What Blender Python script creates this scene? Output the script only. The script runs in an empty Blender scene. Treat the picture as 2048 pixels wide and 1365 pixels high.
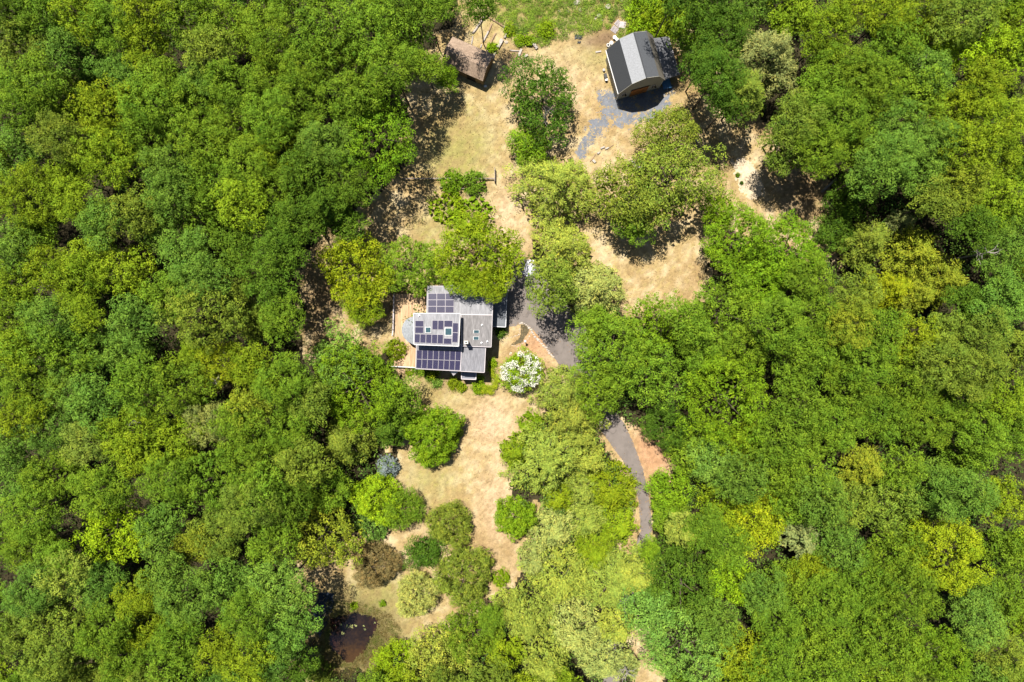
import bpy, math, random
import numpy as np
from mathutils import Vector
random.seed(7)
R_ = math.radians
S = bpy.context.scene
COL = S.collection
KA = 0.66
H = 136.5                      # camera height; the drone looks straight down

# ------------------------------------------------------------------ camera, sky, sun, exposure
cam = bpy.data.cameras.new('camera'); cam.lens = 24; cam.sensor_width = 36; cam.clip_start = 1; cam.clip_end = 6000
co = bpy.data.objects.new('camera', cam); COL.objects.link(co); co.location = (0, 0, H); S.camera = co
SUN_EL, SX, SY = R_(69), -0.46, 0.888        # SX, SY: ground direction towards the sun
w = bpy.data.worlds.new('World'); S.world = w; w.use_nodes = True
nt = w.node_tree; nt.nodes.clear()
sky = nt.nodes.new('ShaderNodeTexSky'); sky.sky_type = 'NISHITA'; sky.sun_disc = False
sky.sun_elevation = SUN_EL; sky.sun_rotation = math.atan2(SX, SY)
bg = nt.nodes.new('ShaderNodeBackground'); bg.inputs[1].default_value = 0.05
ow = nt.nodes.new('ShaderNodeOutputWorld')
nt.links.new(sky.outputs[0], bg.inputs[0]); nt.links.new(bg.outputs[0], ow.inputs[0])
sl = bpy.data.lights.new('sun', 'SUN'); sl.energy = 5.0; sl.angle = R_(0.53); sl.color = (1, 0.95, 0.86)
so = bpy.data.objects.new('sun', sl); COL.objects.link(so)
sd = Vector((SX * math.cos(SUN_EL), SY * math.cos(SUN_EL), math.sin(SUN_EL)))
so.rotation_euler = sd.to_track_quat('Z', 'Y').to_euler()
so.location = (-40, 100, 120)
S.view_settings.view_transform = 'Standard'; S.view_settings.look = 'None'
S.view_settings.exposure = 1.13; S.view_settings.gamma = 1; S.view_settings.use_curve_mapping = False
S.cycles.max_bounces = 6; S.cycles.diffuse_bounces = 1; S.cycles.transmission_bounces = 2
S.cycles.use_denoising = True

# ------------------------------------------------------------------ helpers
def P(px, py, z=0.0):
    """photo pixel + height -> world point"""
    k = 0.1 * (H - z) / H
    return ((px - 1024) * k, (682.5 - py) * k, z)

def tag(o, label=None, cat=None, group=None, kind=None):
    if label: o['label'] = label
    if cat: o['category'] = cat
    if group: o['group'] = group
    if kind: o['kind'] = kind
    return o

def empty(name, loc, rz=0.0, **k):
    o = bpy.data.objects.new(name, None); COL.objects.link(o); o.location = loc; o.rotation_euler = (0, 0, rz)
    o.empty_display_size = 0.5
    return tag(o, **k)

def link(name, me, parent=None, loc=None):
    o = bpy.data.objects.new(name, me); COL.objects.link(o)
    if parent: o.parent = parent
    if loc: o.location = loc
    return o

def mat(name, col, rough=0.8, noise=0.0, scale=3.0, col2=None, metal=0.0, bump=0.0, bscale=None, spec=0.3, detail=6, stretch=None, scale2=None):
    col = tuple(c * KA for c in col); col2 = tuple(c * KA for c in col2) if col2 else None
    m = bpy.data.materials.new(name); m.use_nodes = True
    n = m.node_tree.nodes; l = m.node_tree.links; b = n['Principled BSDF']
    b.inputs['Roughness'].default_value = rough; b.inputs['Metallic'].default_value = metal
    b.inputs['Specular IOR Level'].default_value = spec
    b.inputs['Base Color'].default_value = (*col, 1)
    tc = n.new('ShaderNodeTexCoord'); src = tc.outputs['Object']
    if stretch:
        mp = n.new('ShaderNodeMapping'); mp.inputs['Scale'].default_value = stretch; l.new(src, mp.inputs[0]); src = mp.outputs[0]
    if noise or col2:
        t = n.new('ShaderNodeTexNoise'); t.inputs['Scale'].default_value = scale; t.inputs['Detail'].default_value = detail; t.inputs['Roughness'].default_value = 0.65
        l.new(src, t.inputs['Vector'])
        r = n.new('ShaderNodeValToRGB'); r.color_ramp.elements[0].position = 0.34; r.color_ramp.elements[1].position = 0.66
        c2 = col2 or tuple(min(1, c * (1 + noise)) for c in col); c1 = col if col2 else tuple(c * (1 - noise) for c in col)
        r.color_ramp.elements[0].color = (*c1, 1); r.color_ramp.elements[1].color = (*c2, 1)
        l.new(t.outputs['Fac'], r.inputs[0]); out = r.outputs[0]
        if scale2:
            t2 = n.new('ShaderNodeTexNoise'); t2.inputs['Scale'].default_value = scale2; t2.inputs['Detail'].default_value = 3
            l.new(src, t2.inputs['Vector'])
            mr = n.new('ShaderNodeMapRange'); mr.inputs['From Min'].default_value = .3; mr.inputs['From Max'].default_value = .7
            mr.inputs['To Min'].default_value = .8; mr.inputs['To Max'].default_value = 1.18; l.new(t2.outputs['Fac'], mr.inputs[0])
            mx = n.new('ShaderNodeVectorMath'); mx.operation = 'SCALE'; l.new(out, mx.inputs[0]); l.new(mr.outputs[0], mx.inputs['Scale']); out = mx.outputs[0]
        l.new(out, b.inputs['Base Color'])
    if bump:
        t = n.new('ShaderNodeTexNoise'); t.inputs['Scale'].default_value = bscale or scale * 3; t.inputs['Detail'].default_value = 5
        l.new(src, t.inputs['Vector']); bp = n.new('ShaderNodeBump'); bp.inputs['Strength'].default_value = bump; bp.inputs['Distance'].default_value = .1
        l.new(t.outputs['Fac'], bp.inputs['Height']); l.new(bp.outputs[0], b.inputs['Normal'])
    return m

def vcol_mat(name, scale=2.0, lo=0.8, hi=1.2, bump=0.3, rough=0.95, bscale=8, scale2=12):
    m = bpy.data.materials.new(name); m.use_nodes = True
    n = m.node_tree.nodes; l = m.node_tree.links; b = n['Principled BSDF']; b.inputs['Roughness'].default_value = rough
    b.inputs['Specular IOR Level'].default_value = 0.1
    a = n.new('ShaderNodeVertexColor'); a.layer_name = 'Col'
    tc = n.new('ShaderNodeTexCoord'); last = a.outputs[0]
    for sc, q in ((scale, 1.0), (scale2, 0.8)):
        t = n.new('ShaderNodeTexNoise'); t.inputs['Scale'].default_value = sc; t.inputs['Detail'].default_value = 8; t.inputs['Roughness'].default_value = .7
        l.new(tc.outputs['Object'], t.inputs['Vector'])
        mr = n.new('ShaderNodeMapRange'); mr.inputs['From Min'].default_value = .3; mr.inputs['From Max'].default_value = .7
        mr.inputs['To Min'].default_value = 1 - (1 - lo) * q; mr.inputs['To Max'].default_value = 1 + (hi - 1) * q; l.new(t.outputs['Fac'], mr.inputs[0])
        mx = n.new('ShaderNodeVectorMath'); mx.operation = 'SCALE'; l.new(last, mx.inputs[0]); l.new(mr.outputs[0], mx.inputs['Scale']); last = mx.outputs[0]
    l.new(last, b.inputs['Base Color'])
    t = n.new('ShaderNodeTexNoise'); t.inputs['Scale'].default_value = bscale; t.inputs['Detail'].default_value = 6
    l.new(tc.outputs['Object'], t.inputs['Vector']); bp = n.new('ShaderNodeBump'); bp.inputs['Strength'].default_value = bump; bp.inputs['Distance'].default_value = .15
    l.new(t.outputs['Fac'], bp.inputs['Height']); l.new(bp.outputs[0], b.inputs['Normal'])
    return m

def leaf_mat(name, use_vcol=False, transl=0.12, rough=0.65):
    m = bpy.data.materials.new(name); m.use_nodes = True
    n = m.node_tree.nodes; l = m.node_tree.links; b = n['Principled BSDF']; b.inputs['Roughness'].default_value = rough
    b.inputs['Specular IOR Level'].default_value = 0.06
    if use_vcol:
        a = n.new('ShaderNodeVertexColor'); a.layer_name = 'Col'; base = a.outputs[0]
    else:
        a = n.new('ShaderNodeObjectInfo'); base = a.outputs['Color']
    at = n.new('ShaderNodeAttribute'); at.attribute_name = 'tint'
    mx = n.new('ShaderNodeVectorMath'); mx.operation = 'MULTIPLY'; l.new(base, mx.inputs[0]); l.new(at.outputs['Color'], mx.inputs[1])
    l.new(mx.outputs[0], b.inputs['Base Color'])
    tr = n.new('ShaderNodeBsdfTranslucent'); m2 = n.new('ShaderNodeVectorMath'); m2.operation = 'MULTIPLY'
    l.new(mx.outputs[0], m2.inputs[0]); m2.inputs[1].default_value = (1.5, 1.4, .45); l.new(m2.outputs[0], tr.inputs[0])
    ms = n.new('ShaderNodeMixShader'); ms.inputs[0].default_value = transl
    l.new(b.outputs[0], ms.inputs[1]); l.new(tr.outputs[0], ms.inputs[2]); l.new(ms.outputs[0], n['Material Output'].inputs[0])
    return m

class MB:
    """collects polygons of one mesh object"""
    def __init__(s): s.v = []; s.f = []; s.m = []
    def poly(s, pts, mi=0):
        i = len(s.v); s.v += [tuple(p) for p in pts]; s.f.append(tuple(range(i, i + len(pts)))); s.m.append(mi)
    def prism(s, top, dz=None, bottom=None, mi=0, side=None):
        """closed solid: top ring (counter-clockwise from above) and a bottom ring"""
        n = len(top); bot = bottom or [(x, y, z - dz) for x, y, z in top]
        i = len(s.v); s.v += [tuple(p) for p in top] + [tuple(p) for p in bot]
        s.f.append(tuple(range(i, i + n))); s.m.append(mi)
        s.f.append(tuple(range(i + 2 * n - 1, i + n - 1, -1))); s.m.append(mi)
        for k in range(n):
            a, b = i + k, i + (k + 1) % n
            s.f.append((a, a + n, b + n, b)); s.m.append(mi if side is None else side)
    def box(s, c, size, rz=0.0, mi=0, tilt=0.0):
        cx, cy, cz = c; sx, sy, sz = (q / 2 for q in size); ca, sa = math.cos(rz), math.sin(rz)
        t = []
        for x, y in ((-sx, -sy), (sx, -sy), (sx, sy), (-sx, sy)):
            t.append((cx + x * ca - y * sa, cy + x * sa + y * ca, cz + sz + x * tilt))
        s.prism(t, 2 * sz, mi=mi)
    def bar(s, a, b, w, h, mi=0):
        a, b = Vector(a), Vector(b); d = (b - a).normalized(); up = Vector((0, 0, 1)) if abs(d.z) < .95 else Vector((1, 0, 0))
        u = d.cross(up).normalized(); v = u.cross(d)
        top = []; 
        for e in (a, b):
            top.append([e + u * sx * w / 2 + v * sy * h / 2 for sx, sy in ((-1, -1), (1, -1), (1, 1), (-1, 1))])
        i = len(s.v); s.v += [tuple(p) for p in top[0] + top[1]]
        for f in ((0, 1, 2, 3), (7, 6, 5, 4), (0, 4, 5, 1), (1, 5, 6, 2), (2, 6, 7, 3), (3, 7, 4, 0)):
            s.f.append(tuple(i + q for q in f)); s.m.append(mi)
    def tube(s, pts, rad, n=7, mi=0):
        rings = []
        for k, p in enumerate(pts):
            p = Vector(p); q = Vector(pts[min(k + 1, len(pts) - 1)]) - Vector(pts[max(k - 1, 0)]); q.normalize()
            up = Vector((0, 0, 1)) if abs(q.z) < .9 else Vector((1, 0, 0)); u = q.cross(up).normalized(); v = u.cross(q)
            i = len(s.v); rings.append(i)
            for j in range(n):
                a = 2 * math.pi * j / n; s.v.append(tuple(p + (u * math.cos(a) + v * math.sin(a)) * rad[k]))
        for k in range(len(rings) - 1):
            for j in range(n):
                j2 = (j + 1) % n; s.f.append((rings[k] + j, rings[k] + j2, rings[k + 1] + j2, rings[k + 1] + j)); s.m.append(mi)
        s.f.append(tuple(rings[0] + j for j in range(n - 1, -1, -1))); s.m.append(mi)
        s.f.append(tuple(rings[-1] + j for j in range(n))); s.m.append(mi)
    def mesh(s, name, mats, smooth=False, origin=None):
        me = bpy.data.meshes.new(name)
        v = s.v
        if origin: v = [(x - origin[0], y - origin[1], z - origin[2]) for x, y, z in v]
        me.from_pydata(v, [], s.f)
        for m in (mats if isinstance(mats, (list, tuple)) else [mats]): me.materials.append(m)
        me.polygons.foreach_set('material_index', s.m)
        if smooth: me.polygons.foreach_set('use_smooth', [True] * len(s.f))
        me.update(); return me
    def build(s, name, mats, parent=None, smooth=False):
        """vertices are in world space; parent is an unrotated empty"""
        org = tuple(parent.location) if parent and parent.parent is None else None
        if parent and parent.parent is not None: org = tuple(parent.parent.location)
        o = link(name, s.mesh(name, mats, smooth, org), parent)
        return o

def quick_mesh(name, verts, quads, mats, tint=None, col=None):
    me = bpy.data.meshes.new(name); nv, nf = len(verts), len(quads); k = quads.shape[1]
    me.vertices.add(nv); me.vertices.foreach_set('co', np.ascontiguousarray(verts, np.float32).ravel())
    me.loops.add(nf * k); me.loops.foreach_set('vertex_index', np.ascontiguousarray(quads, np.int32).ravel())
    me.polygons.add(nf); me.polygons.foreach_set('loop_start', np.arange(0, nf * k, k, dtype=np.int32))
    for nm, arr in (('tint', tint), ('Col', col)):
        if arr is not None:
            a = me.color_attributes.new(nm, 'FLOAT_COLOR', 'POINT')
            c = np.ones((nv, 4), np.float32); c[:, :3] = arr if nm == 'tint' or mats is M_leafv else np.asarray(arr) * KA; a.data.foreach_set('color', c.ravel())
    me.materials.append(mats); me.update(calc_edges=True); return me

# value noise on numpy arrays
def vnoise(x, y, seed=0):
    xi, yi = np.floor(x).astype(int), np.floor(y).astype(int); fx, fy = x - xi, y - yi
    fx, fy = fx * fx * (3 - 2 * fx), fy * fy * (3 - 2 * fy)
    def h(a, b):
        n = (a * 374761393 + b * 668265263 + seed * 974711) & 0x7fffffff; n = ((n ^ (n >> 13)) * 1274126177) & 0x7fffffff
        return ((n ^ (n >> 16)) & 0xffff) / 65535.0
    return (h(xi, yi) * (1 - fx) + h(xi + 1, yi) * fx) * (1 - fy) + (h(xi, yi + 1) * (1 - fx) + h(xi + 1, yi + 1) * fx) * fy
def fbm(x, y, seed=0, o=4):
    s = 0; a = .5; t = 0
    for k in range(o): s = s + a * vnoise(x, y, seed + k); t += a; x = x * 2.03 + 5; y = y * 2.03 + 9; a *= .5
    return s / t
def inpoly(x, y, poly):
    r = np.zeros(np.shape(x), bool); n = len(poly)
    for i in range(n):
        (x1, y1), (x2, y2) = poly[i], poly[(i + 1) % n]
        if y1 == y2: continue
        c = ((y1 > y) != (y2 > y)) & (x < (x2 - x1) * (y - y1) / (y2 - y1) + x1); r ^= c
    return r

# ------------------------------------------------------------------ open-area outlines (photo pixels at ground level)
L_NORTH = [(835, 150), (905, 30), (950, -60), (1290, -60), (1330, 20), (1400, 60), (1470, 200), (1580, 290), (1690, 400), (1690, 540), (1420, 480), (1410, 600), (1360, 640), (1270, 650), (1150, 560), (1060, 480), (1000, 400), (900, 300)]
L_WEST = [(600, 520), (720, 420), (800, 330), (820, 150), (910, 160), (1050, 300), (1065, 530), (880, 560), (790, 700), (720, 720), (605, 720)]
L_SOUTH = [(780, 690), (1000, 560), (1150, 640), (1180, 740), (1120, 810), (1050, 860), (1010, 900), (1030, 990), (1085, 1010), (1060, 1130), (1010, 1220), (980, 1230), (870, 1290), (840, 1310), (780, 1320), (620, 1375), (570, 1330), (590, 1140), (700, 1080), (800, 1040), (780, 900), (820, 820)]
L_ROAD = [(1180, 820), (1350, 880), (1350, 930), (1315, 990), (1305, 1040), (1290, 1130), (1240, 1110), (1250, 980)]
L_GAP = [(1250, 1240), (1325, 1240), (1325, 1365), (1270, 1380)]
OPEN = [L_NORTH, L_WEST, L_SOUTH, L_ROAD, L_GAP]
ROAD = [(1040, 515), (1078, 528), (1105, 570), (1145, 620), (1175, 660), (1190, 740), (1215, 800), (1250, 850), (1265, 882), (1283, 930), (1294, 970), (1300, 1010), (1304, 1050), (1301, 1080), (1288, 1115), (1280, 1160), (1258, 1230), (1240, 1320), (1232, 1480), (1200, 1480), (1208, 1320), (1228, 1230), (1250, 1160), (1264, 1115), (1272, 1095), (1281, 1060), (1279, 1010), (1266, 960), (1244, 920), (1215, 880), (1195, 852), (1170, 810), (1140, 760), (1117, 728), (1098, 703), (1084, 681), (1068, 662), (1045, 648), (1020, 655), (985, 655), (985, 560), (1025, 545)]

M_leafv = None
# ------------------------------------------------------------------ ground sheets
M_litter = mat('leaf_litter', (0.022, 0.020, 0.010), .95, col2=(0.060, 0.048, 0.024), scale=.9, bump=.6, bscale=5, spec=.1, scale2=.12)
g = MB(); g.poly([(-2500, -2500, 0), (2500, -2500, 0), (2500, 2500, 0), (-2500, 2500, 0)])
tag(g.build('ground', M_litter), 'brown leaf litter of the forest floor under the trees', kind='structure')

def sheet(name, inside, x0, x1, y0, y1, step, z, material, colfun, kind='structure', label=None):
    """grid of small cells kept where inside() says so: ragged natural edge"""
    nx, ny = int((x1 - x0) / step), int((y1 - y0) / step)
    gx = x0 + np.arange(nx + 1) * step; gy = y0 + np.arange(ny + 1) * step
    X, Y = np.meshgrid(gx, gy)
    Xc, Yc = X[:-1, :-1] + step / 2, Y[:-1, :-1] + step / 2
    keep = inside(Xc, Yc)
    idx = np.arange((nx + 1) * (ny + 1)).reshape(ny + 1, nx + 1)
    q = np.stack([idx[1:, :-1], idx[1:, 1:], idx[:-1, 1:], idx[:-1, :-1]], -1)[keep]
    used = np.unique(q); rem = np.zeros((nx + 1) * (ny + 1), int); rem[used] = np.arange(len(used))
    xf, yf = X.ravel()[used], Y.ravel()[used]
    c = colfun(xf, yf)
    # jitter the grid so that the edge is not stepped
    jx = (fbm(xf * .31, yf * .31, 3) - .5) * step * .85; jy = (fbm(xf * .33, yf * .29, 8) - .5) * step * .85
    v = np.stack([(xf + jx - 1024) * .1, (682.5 - yf - jy) * .1, np.full(len(xf), z)], -1)
    o = link(name, quick_mesh(name, v, rem[q], material, col=c)); tag(o, label, kind=kind); return o

def in_open(x, y):
    n = (fbm(x / 22, y / 22, 5) - .5) * 60; m = (fbm(x / 22, y / 22, 15) - .5) * 60
    r = np.zeros(np.shape(x), bool)
    for p in OPEN: r |= inpoly(x + n, y + m, p)
    return r
def blob(x, y, cx, cy, rx, ry): return np.exp(-(((x - cx) / rx) ** 2 + ((y - cy) / ry) ** 2))
def lawn_col(x, y):
    n = fbm(x / 60, y / 60, 21)[:, None]; n2 = fbm(x / 14, y / 14, 31)[:, None]; n3 = fbm(x / 5, y / 5, 41)[:, None]
    straw = np.array([.43, .31, .145]); pale = np.array([.53, .42, .25]); brown = np.array([.34, .225, .10]); green = np.array([.27, .25, .07])
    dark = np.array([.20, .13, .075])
    c = straw + (pale - straw) * np.clip((n2 - .4) * 3, 0, 1)
    c = c + (brown - c) * np.clip((.5 - n) * 3.0, 0, .7)
    gm = (.9 * blob(x, y, 900, 310, 75, 60) + .8 * blob(x, y, 860, 960, 60, 60) + .7 * blob(x, y, 1180, 120, 80, 30) + .9 * blob(x, y, 1090, 20, 150, 60)
          + .5 * blob(x, y, 940, 260, 60, 90) + .9 * blob(x, y, 760, 1190, 90, 40) + .6 * blob(x, y, 760, 1280, 90, 70) + .4 * blob(x, y, 940, 800, 100, 30) + .7 * blob(x, y, 905, 440, 60, 40)
          + .5 * blob(x, y, 850, 480, 40, 40) + .5 * blob(x, y, 1410, 330, 40, 60) + .6 * blob(x, y, 850, 780, 30, 30))[:, None]
    c = c + (green - c) * np.clip(gm * (.1 + 1.1 * n2) + np.clip((n3 - .62) * 2, 0, .5), 0, .85)
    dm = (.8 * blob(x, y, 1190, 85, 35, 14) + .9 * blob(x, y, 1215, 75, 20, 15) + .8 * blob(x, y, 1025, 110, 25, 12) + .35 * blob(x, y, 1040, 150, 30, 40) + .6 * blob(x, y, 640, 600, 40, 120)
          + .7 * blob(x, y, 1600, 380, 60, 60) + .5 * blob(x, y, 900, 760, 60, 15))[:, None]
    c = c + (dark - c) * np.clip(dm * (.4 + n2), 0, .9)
    pm = (.9 * blob(x, y, 985, 840, 45, 55) + .8 * blob(x, y, 1000, 1010, 40, 70) + .7 * blob(x, y, 1010, 420, 30, 50) + .5 * blob(x, y, 1130, 150, 50, 60))[:, None]
    c = c + (np.array([.58, .42, .27]) - c) * np.clip(pm * (.3 + n3), 0, .8)
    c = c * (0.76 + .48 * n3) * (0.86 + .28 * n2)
    mm = blob(x, y, 705, 1275, 85, 75)[:, None]; c = c + (np.array([.12, .10, .035]) * (.6 + .8 * n3) - c) * np.clip(mm * 1.3, 0, .92)
    rd = (blob(x, y, 1310, 900, 50, 60) + .8 * blob(x, y, 1075, 690, 40, 35))[:, None]
    c = c + (np.array([.46, .25, .14]) * (.75 + .5 * n3) - c) * np.clip(rd, 0, .8)
    return c
M_lawn = vcol_mat('dry_lawn', scale=1.1, lo=.74, hi=1.24, bump=.7, bscale=6, scale2=4.5)
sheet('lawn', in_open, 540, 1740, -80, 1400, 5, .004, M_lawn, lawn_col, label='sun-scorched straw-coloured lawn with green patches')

def in_road(x, y):
    n = (fbm(x / 6, y / 6, 51) - .5) * 5; return inpoly(x + n, y + n, ROAD)
def road_col(x, y):
    n = fbm(x / 40, y / 40, 61)[:, None]; n2 = fbm(x / 5, y / 5, 71)[:, None]
    c = np.array([.215, .185, .168]) * (.85 + .3 * n) * (.93 + .14 * n2)
    d = blob(x, y, 1100, 700, 20, 40)[:, None]; cr_ = np.clip(1 - np.abs(fbm(x / 30, y / 30, 66, 3) - .5) * 55, 0, 1)[:, None]
    return c * (1 - .15 * d) * (1 - .35 * cr_)
M_road = vcol_mat('weathered_asphalt', scale=.45, lo=.84, hi=1.14, bump=.1, bscale=30, rough=.85, scale2=14)
sheet('driveway', in_road, 970, 1320, 500, 1440, 1.5, .008, M_road, road_col, label='grey asphalt driveway curving down from the house')

GR1 = [(1192, 183), (1225, 186), (1240, 196), (1330, 168), (1350, 172), (1335, 214), (1315, 232), (1285, 243), (1240, 256), (1222, 245), (1205, 222)]
GR2 = [(1184, 238), (1216, 232), (1205, 272), (1184, 280), (1172, 310), (1150, 316), (1158, 290), (1170, 265)]
def in_gravel(x, y):
    n = (fbm(x / 9, y / 9, 81) - .5) * 34 + (vnoise(x * .9, y * .9, 5) - .5) * 13; m = (fbm(x / 9, y / 9, 91) - .5) * 34 + (vnoise(x * .9, y * .9, 6) - .5) * 13
    r = inpoly(x + n, y + m, GR1) | inpoly(x + n, y + m, GR2)
    return r & (fbm(x / 6, y / 6, 95) * .7 + .3 * vnoise(x * 1.1, y * 1.1, 3) < .50 + .26 * fbm(x / 18, y / 18, 96))
def gravel_col(x, y):
    n = fbm(x / 12, y / 12, 101)[:, None]; k = fbm(x / 3.3, y / 3.3, 103)[:, None]
    return np.array([.205, .215, .24]) * (.75 + .5 * n) * (.85 + .3 * k)
sheet('gravel', in_gravel, 1140, 1400, 155, 330, 1.0, .008, vcol_mat('blue_gravel', scale=3, lo=.8, hi=1.2, bump=.5, bscale=25, scale2=20), gravel_col, label='blue-grey gravel in front of the barn doors')
SAND = [(1462, 322), (1494, 316), (1528, 368), (1524, 394), (1500, 400), (1478, 378)]
sheet('sandy_patch', lambda x, y: inpoly(x + (fbm(x / 6, y / 6, 7) - .5) * 18, y + (fbm(x / 6, y / 6, 9) - .5) * 18, SAND), 1445, 1545, 300, 415, 1.6, .009, M_lawn,
      lambda x, y: np.array([.64, .52, .36]) * (.85 + .3 * fbm(x / 8, y / 8, 111)[:, None]), label='pale bare sandy patch by the wood edge')
# slate-grey bare strip of garden soil between house and lawn
POND = [(600 + x / 6.2, 1130 + y / 6.2) for x, y in [(385, 650), (560, 612), (700, 585), (830, 612), (965, 675), (980, 745), (885, 890), (815, 1050), (715, 1140), (640, 1225), (575, 1215), (500, 1130), (415, 1065), (360, 985), (385, 800)]]
CHAN = [(600 + x / 6.2, 1130 + y / 6.2) for x, y in [(250, 340), (420, 350), (430, 520), (370, 620), (330, 770), (250, 900), (150, 760), (160, 560)]]
def in_pond(x, y):
    n = (fbm(x / 5, y / 5, 121) - .5) * 12; m = (fbm(x / 5, y / 5, 131) - .5) * 12
    return inpoly(x + n, y + m, POND)
def pond_col(x, y):
    n = fbm(x / 12, y / 12, 141)[:, None]; k = fbm(x / 4, y / 4, 143)[:, None]
    c = np.array([.017, .011, .009]) * (.7 + .6 * n)
    s = np.clip(blob(x, y, 705, 1320, 60, 26)[:, None] * 1.4 + .9 * (k - .5), 0, 1)
    c = c + (np.array([.062, .032, .011]) - c) * s
    e = np.clip(blob(x, y, 662, 1270, 12, 60) + blob(x, y, 755, 1255, 9, 30), 0, 1)[:, None]
    return c + (np.array([.06, .02, .015]) - c) * e * k
M_water = vcol_mat('pond_water', scale=1, lo=.8, hi=1.2, bump=.02, bscale=2, rough=.06, scale2=5)
M_water.node_tree.nodes['Principled BSDF'].inputs['Specular IOR Level'].default_value = .5
sheet('pond_water', in_pond, 640, 770, 1210, 1345, 1.5, .012, M_water, pond_col, label='dark brown pond water')
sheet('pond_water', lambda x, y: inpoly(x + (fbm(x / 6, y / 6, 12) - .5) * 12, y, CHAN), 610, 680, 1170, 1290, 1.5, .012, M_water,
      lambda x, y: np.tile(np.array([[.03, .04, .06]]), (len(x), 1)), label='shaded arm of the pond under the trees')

# ------------------------------------------------------------------ foliage meshes
rng = np.random.default_rng(11)
M_leaf = leaf_mat('leaf'); M_leafv = leaf_mat('ground_leaf', True); M_bark = mat('bark', (.10, .075, .055), .9, noise=.35, scale=4, bump=.5)
M_barkpale = mat('pale_bark', (.32, .29, .25), .9, noise=.3, scale=4, bump=.4)

def leaf_quads(c, n, size, wid, axis=None, z_shift=0):
    """one rhombus leaf per centre c with normal n; axis = preferred long direction"""
    N = len(c); n = n / np.linalg.norm(n, axis=1, keepdims=True)
    a = rng.normal(size=(N, 3)) if axis is None else axis + rng.normal(size=(N, 3)) * .35
    t = a - n * (a * n).sum(1, keepdims=True); t /= np.linalg.norm(t, axis=1, keepdims=True) + 1e-9
    b = np.cross(n, t); L = (size / 2)[:, None]; W = L * wid
    v = np.stack([c + t * L, c + b * W, c - t * L, c - b * W], 1).reshape(-1, 3)
    return v, np.arange(4 * N).reshape(N, 4)

def tints(N, grp, amt=.22, yel=.05):
    amt = amt * .5
    """leaf to leaf colour variation: brightness and yellowness"""
    b = 1 + rng.normal(size=N) * amt + grp * .10; y = rng.normal(size=N) * yel + grp * .06
    t = np.stack([b * (1 + y), b, b * (1 - y * .6)], 1); return np.clip(t, .35, 2.0)

def puff_leaves(pc, pr, per, jit=.27, up=.22, zmin=-.25, flat=.85, size=.3, wid=.62, axis=None, amt=.22):
    n = np.maximum(4, (per * (pr / .75) ** 2).astype(int)); idx = np.repeat(np.arange(len(pc)), n); N = len(idx)
    d = rng.normal(size=(N, 3)); d[:, 2] = np.abs(d[:, 2]) * np.where(rng.random(N) < .82, 1, -.5); d /= np.linalg.norm(d, axis=1, keepdims=True)
    rad = pr[idx] * (1 - .35 * rng.random(N) ** 2)
    c = pc[idx] + d * rad[:, None] * np.array([1, 1, flat])
    nn = d + rng.normal(size=(N, 3)) * jit; nn[:, 2] += up
    sz = size * (.7 + .6 * rng.random(N))
    ax = None if axis is None else axis[idx]
    v, q = leaf_quads(c, nn, sz, wid, ax)
    g = rng.normal(size=len(pc))[idx]
    return v, q, np.repeat(tints(N, g, amt), 4, axis=0)

def outline(R, k=.16):
    ph = rng.random(4) * 6.28; am = rng.random(4) * k / np.array([1, 1.3, 1.8, 2.2])
    return lambda a: R * (1 - k * .4 + sum(am[i] * np.sin((i + 2) * a + ph[i]) for i in range(4)))

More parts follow.
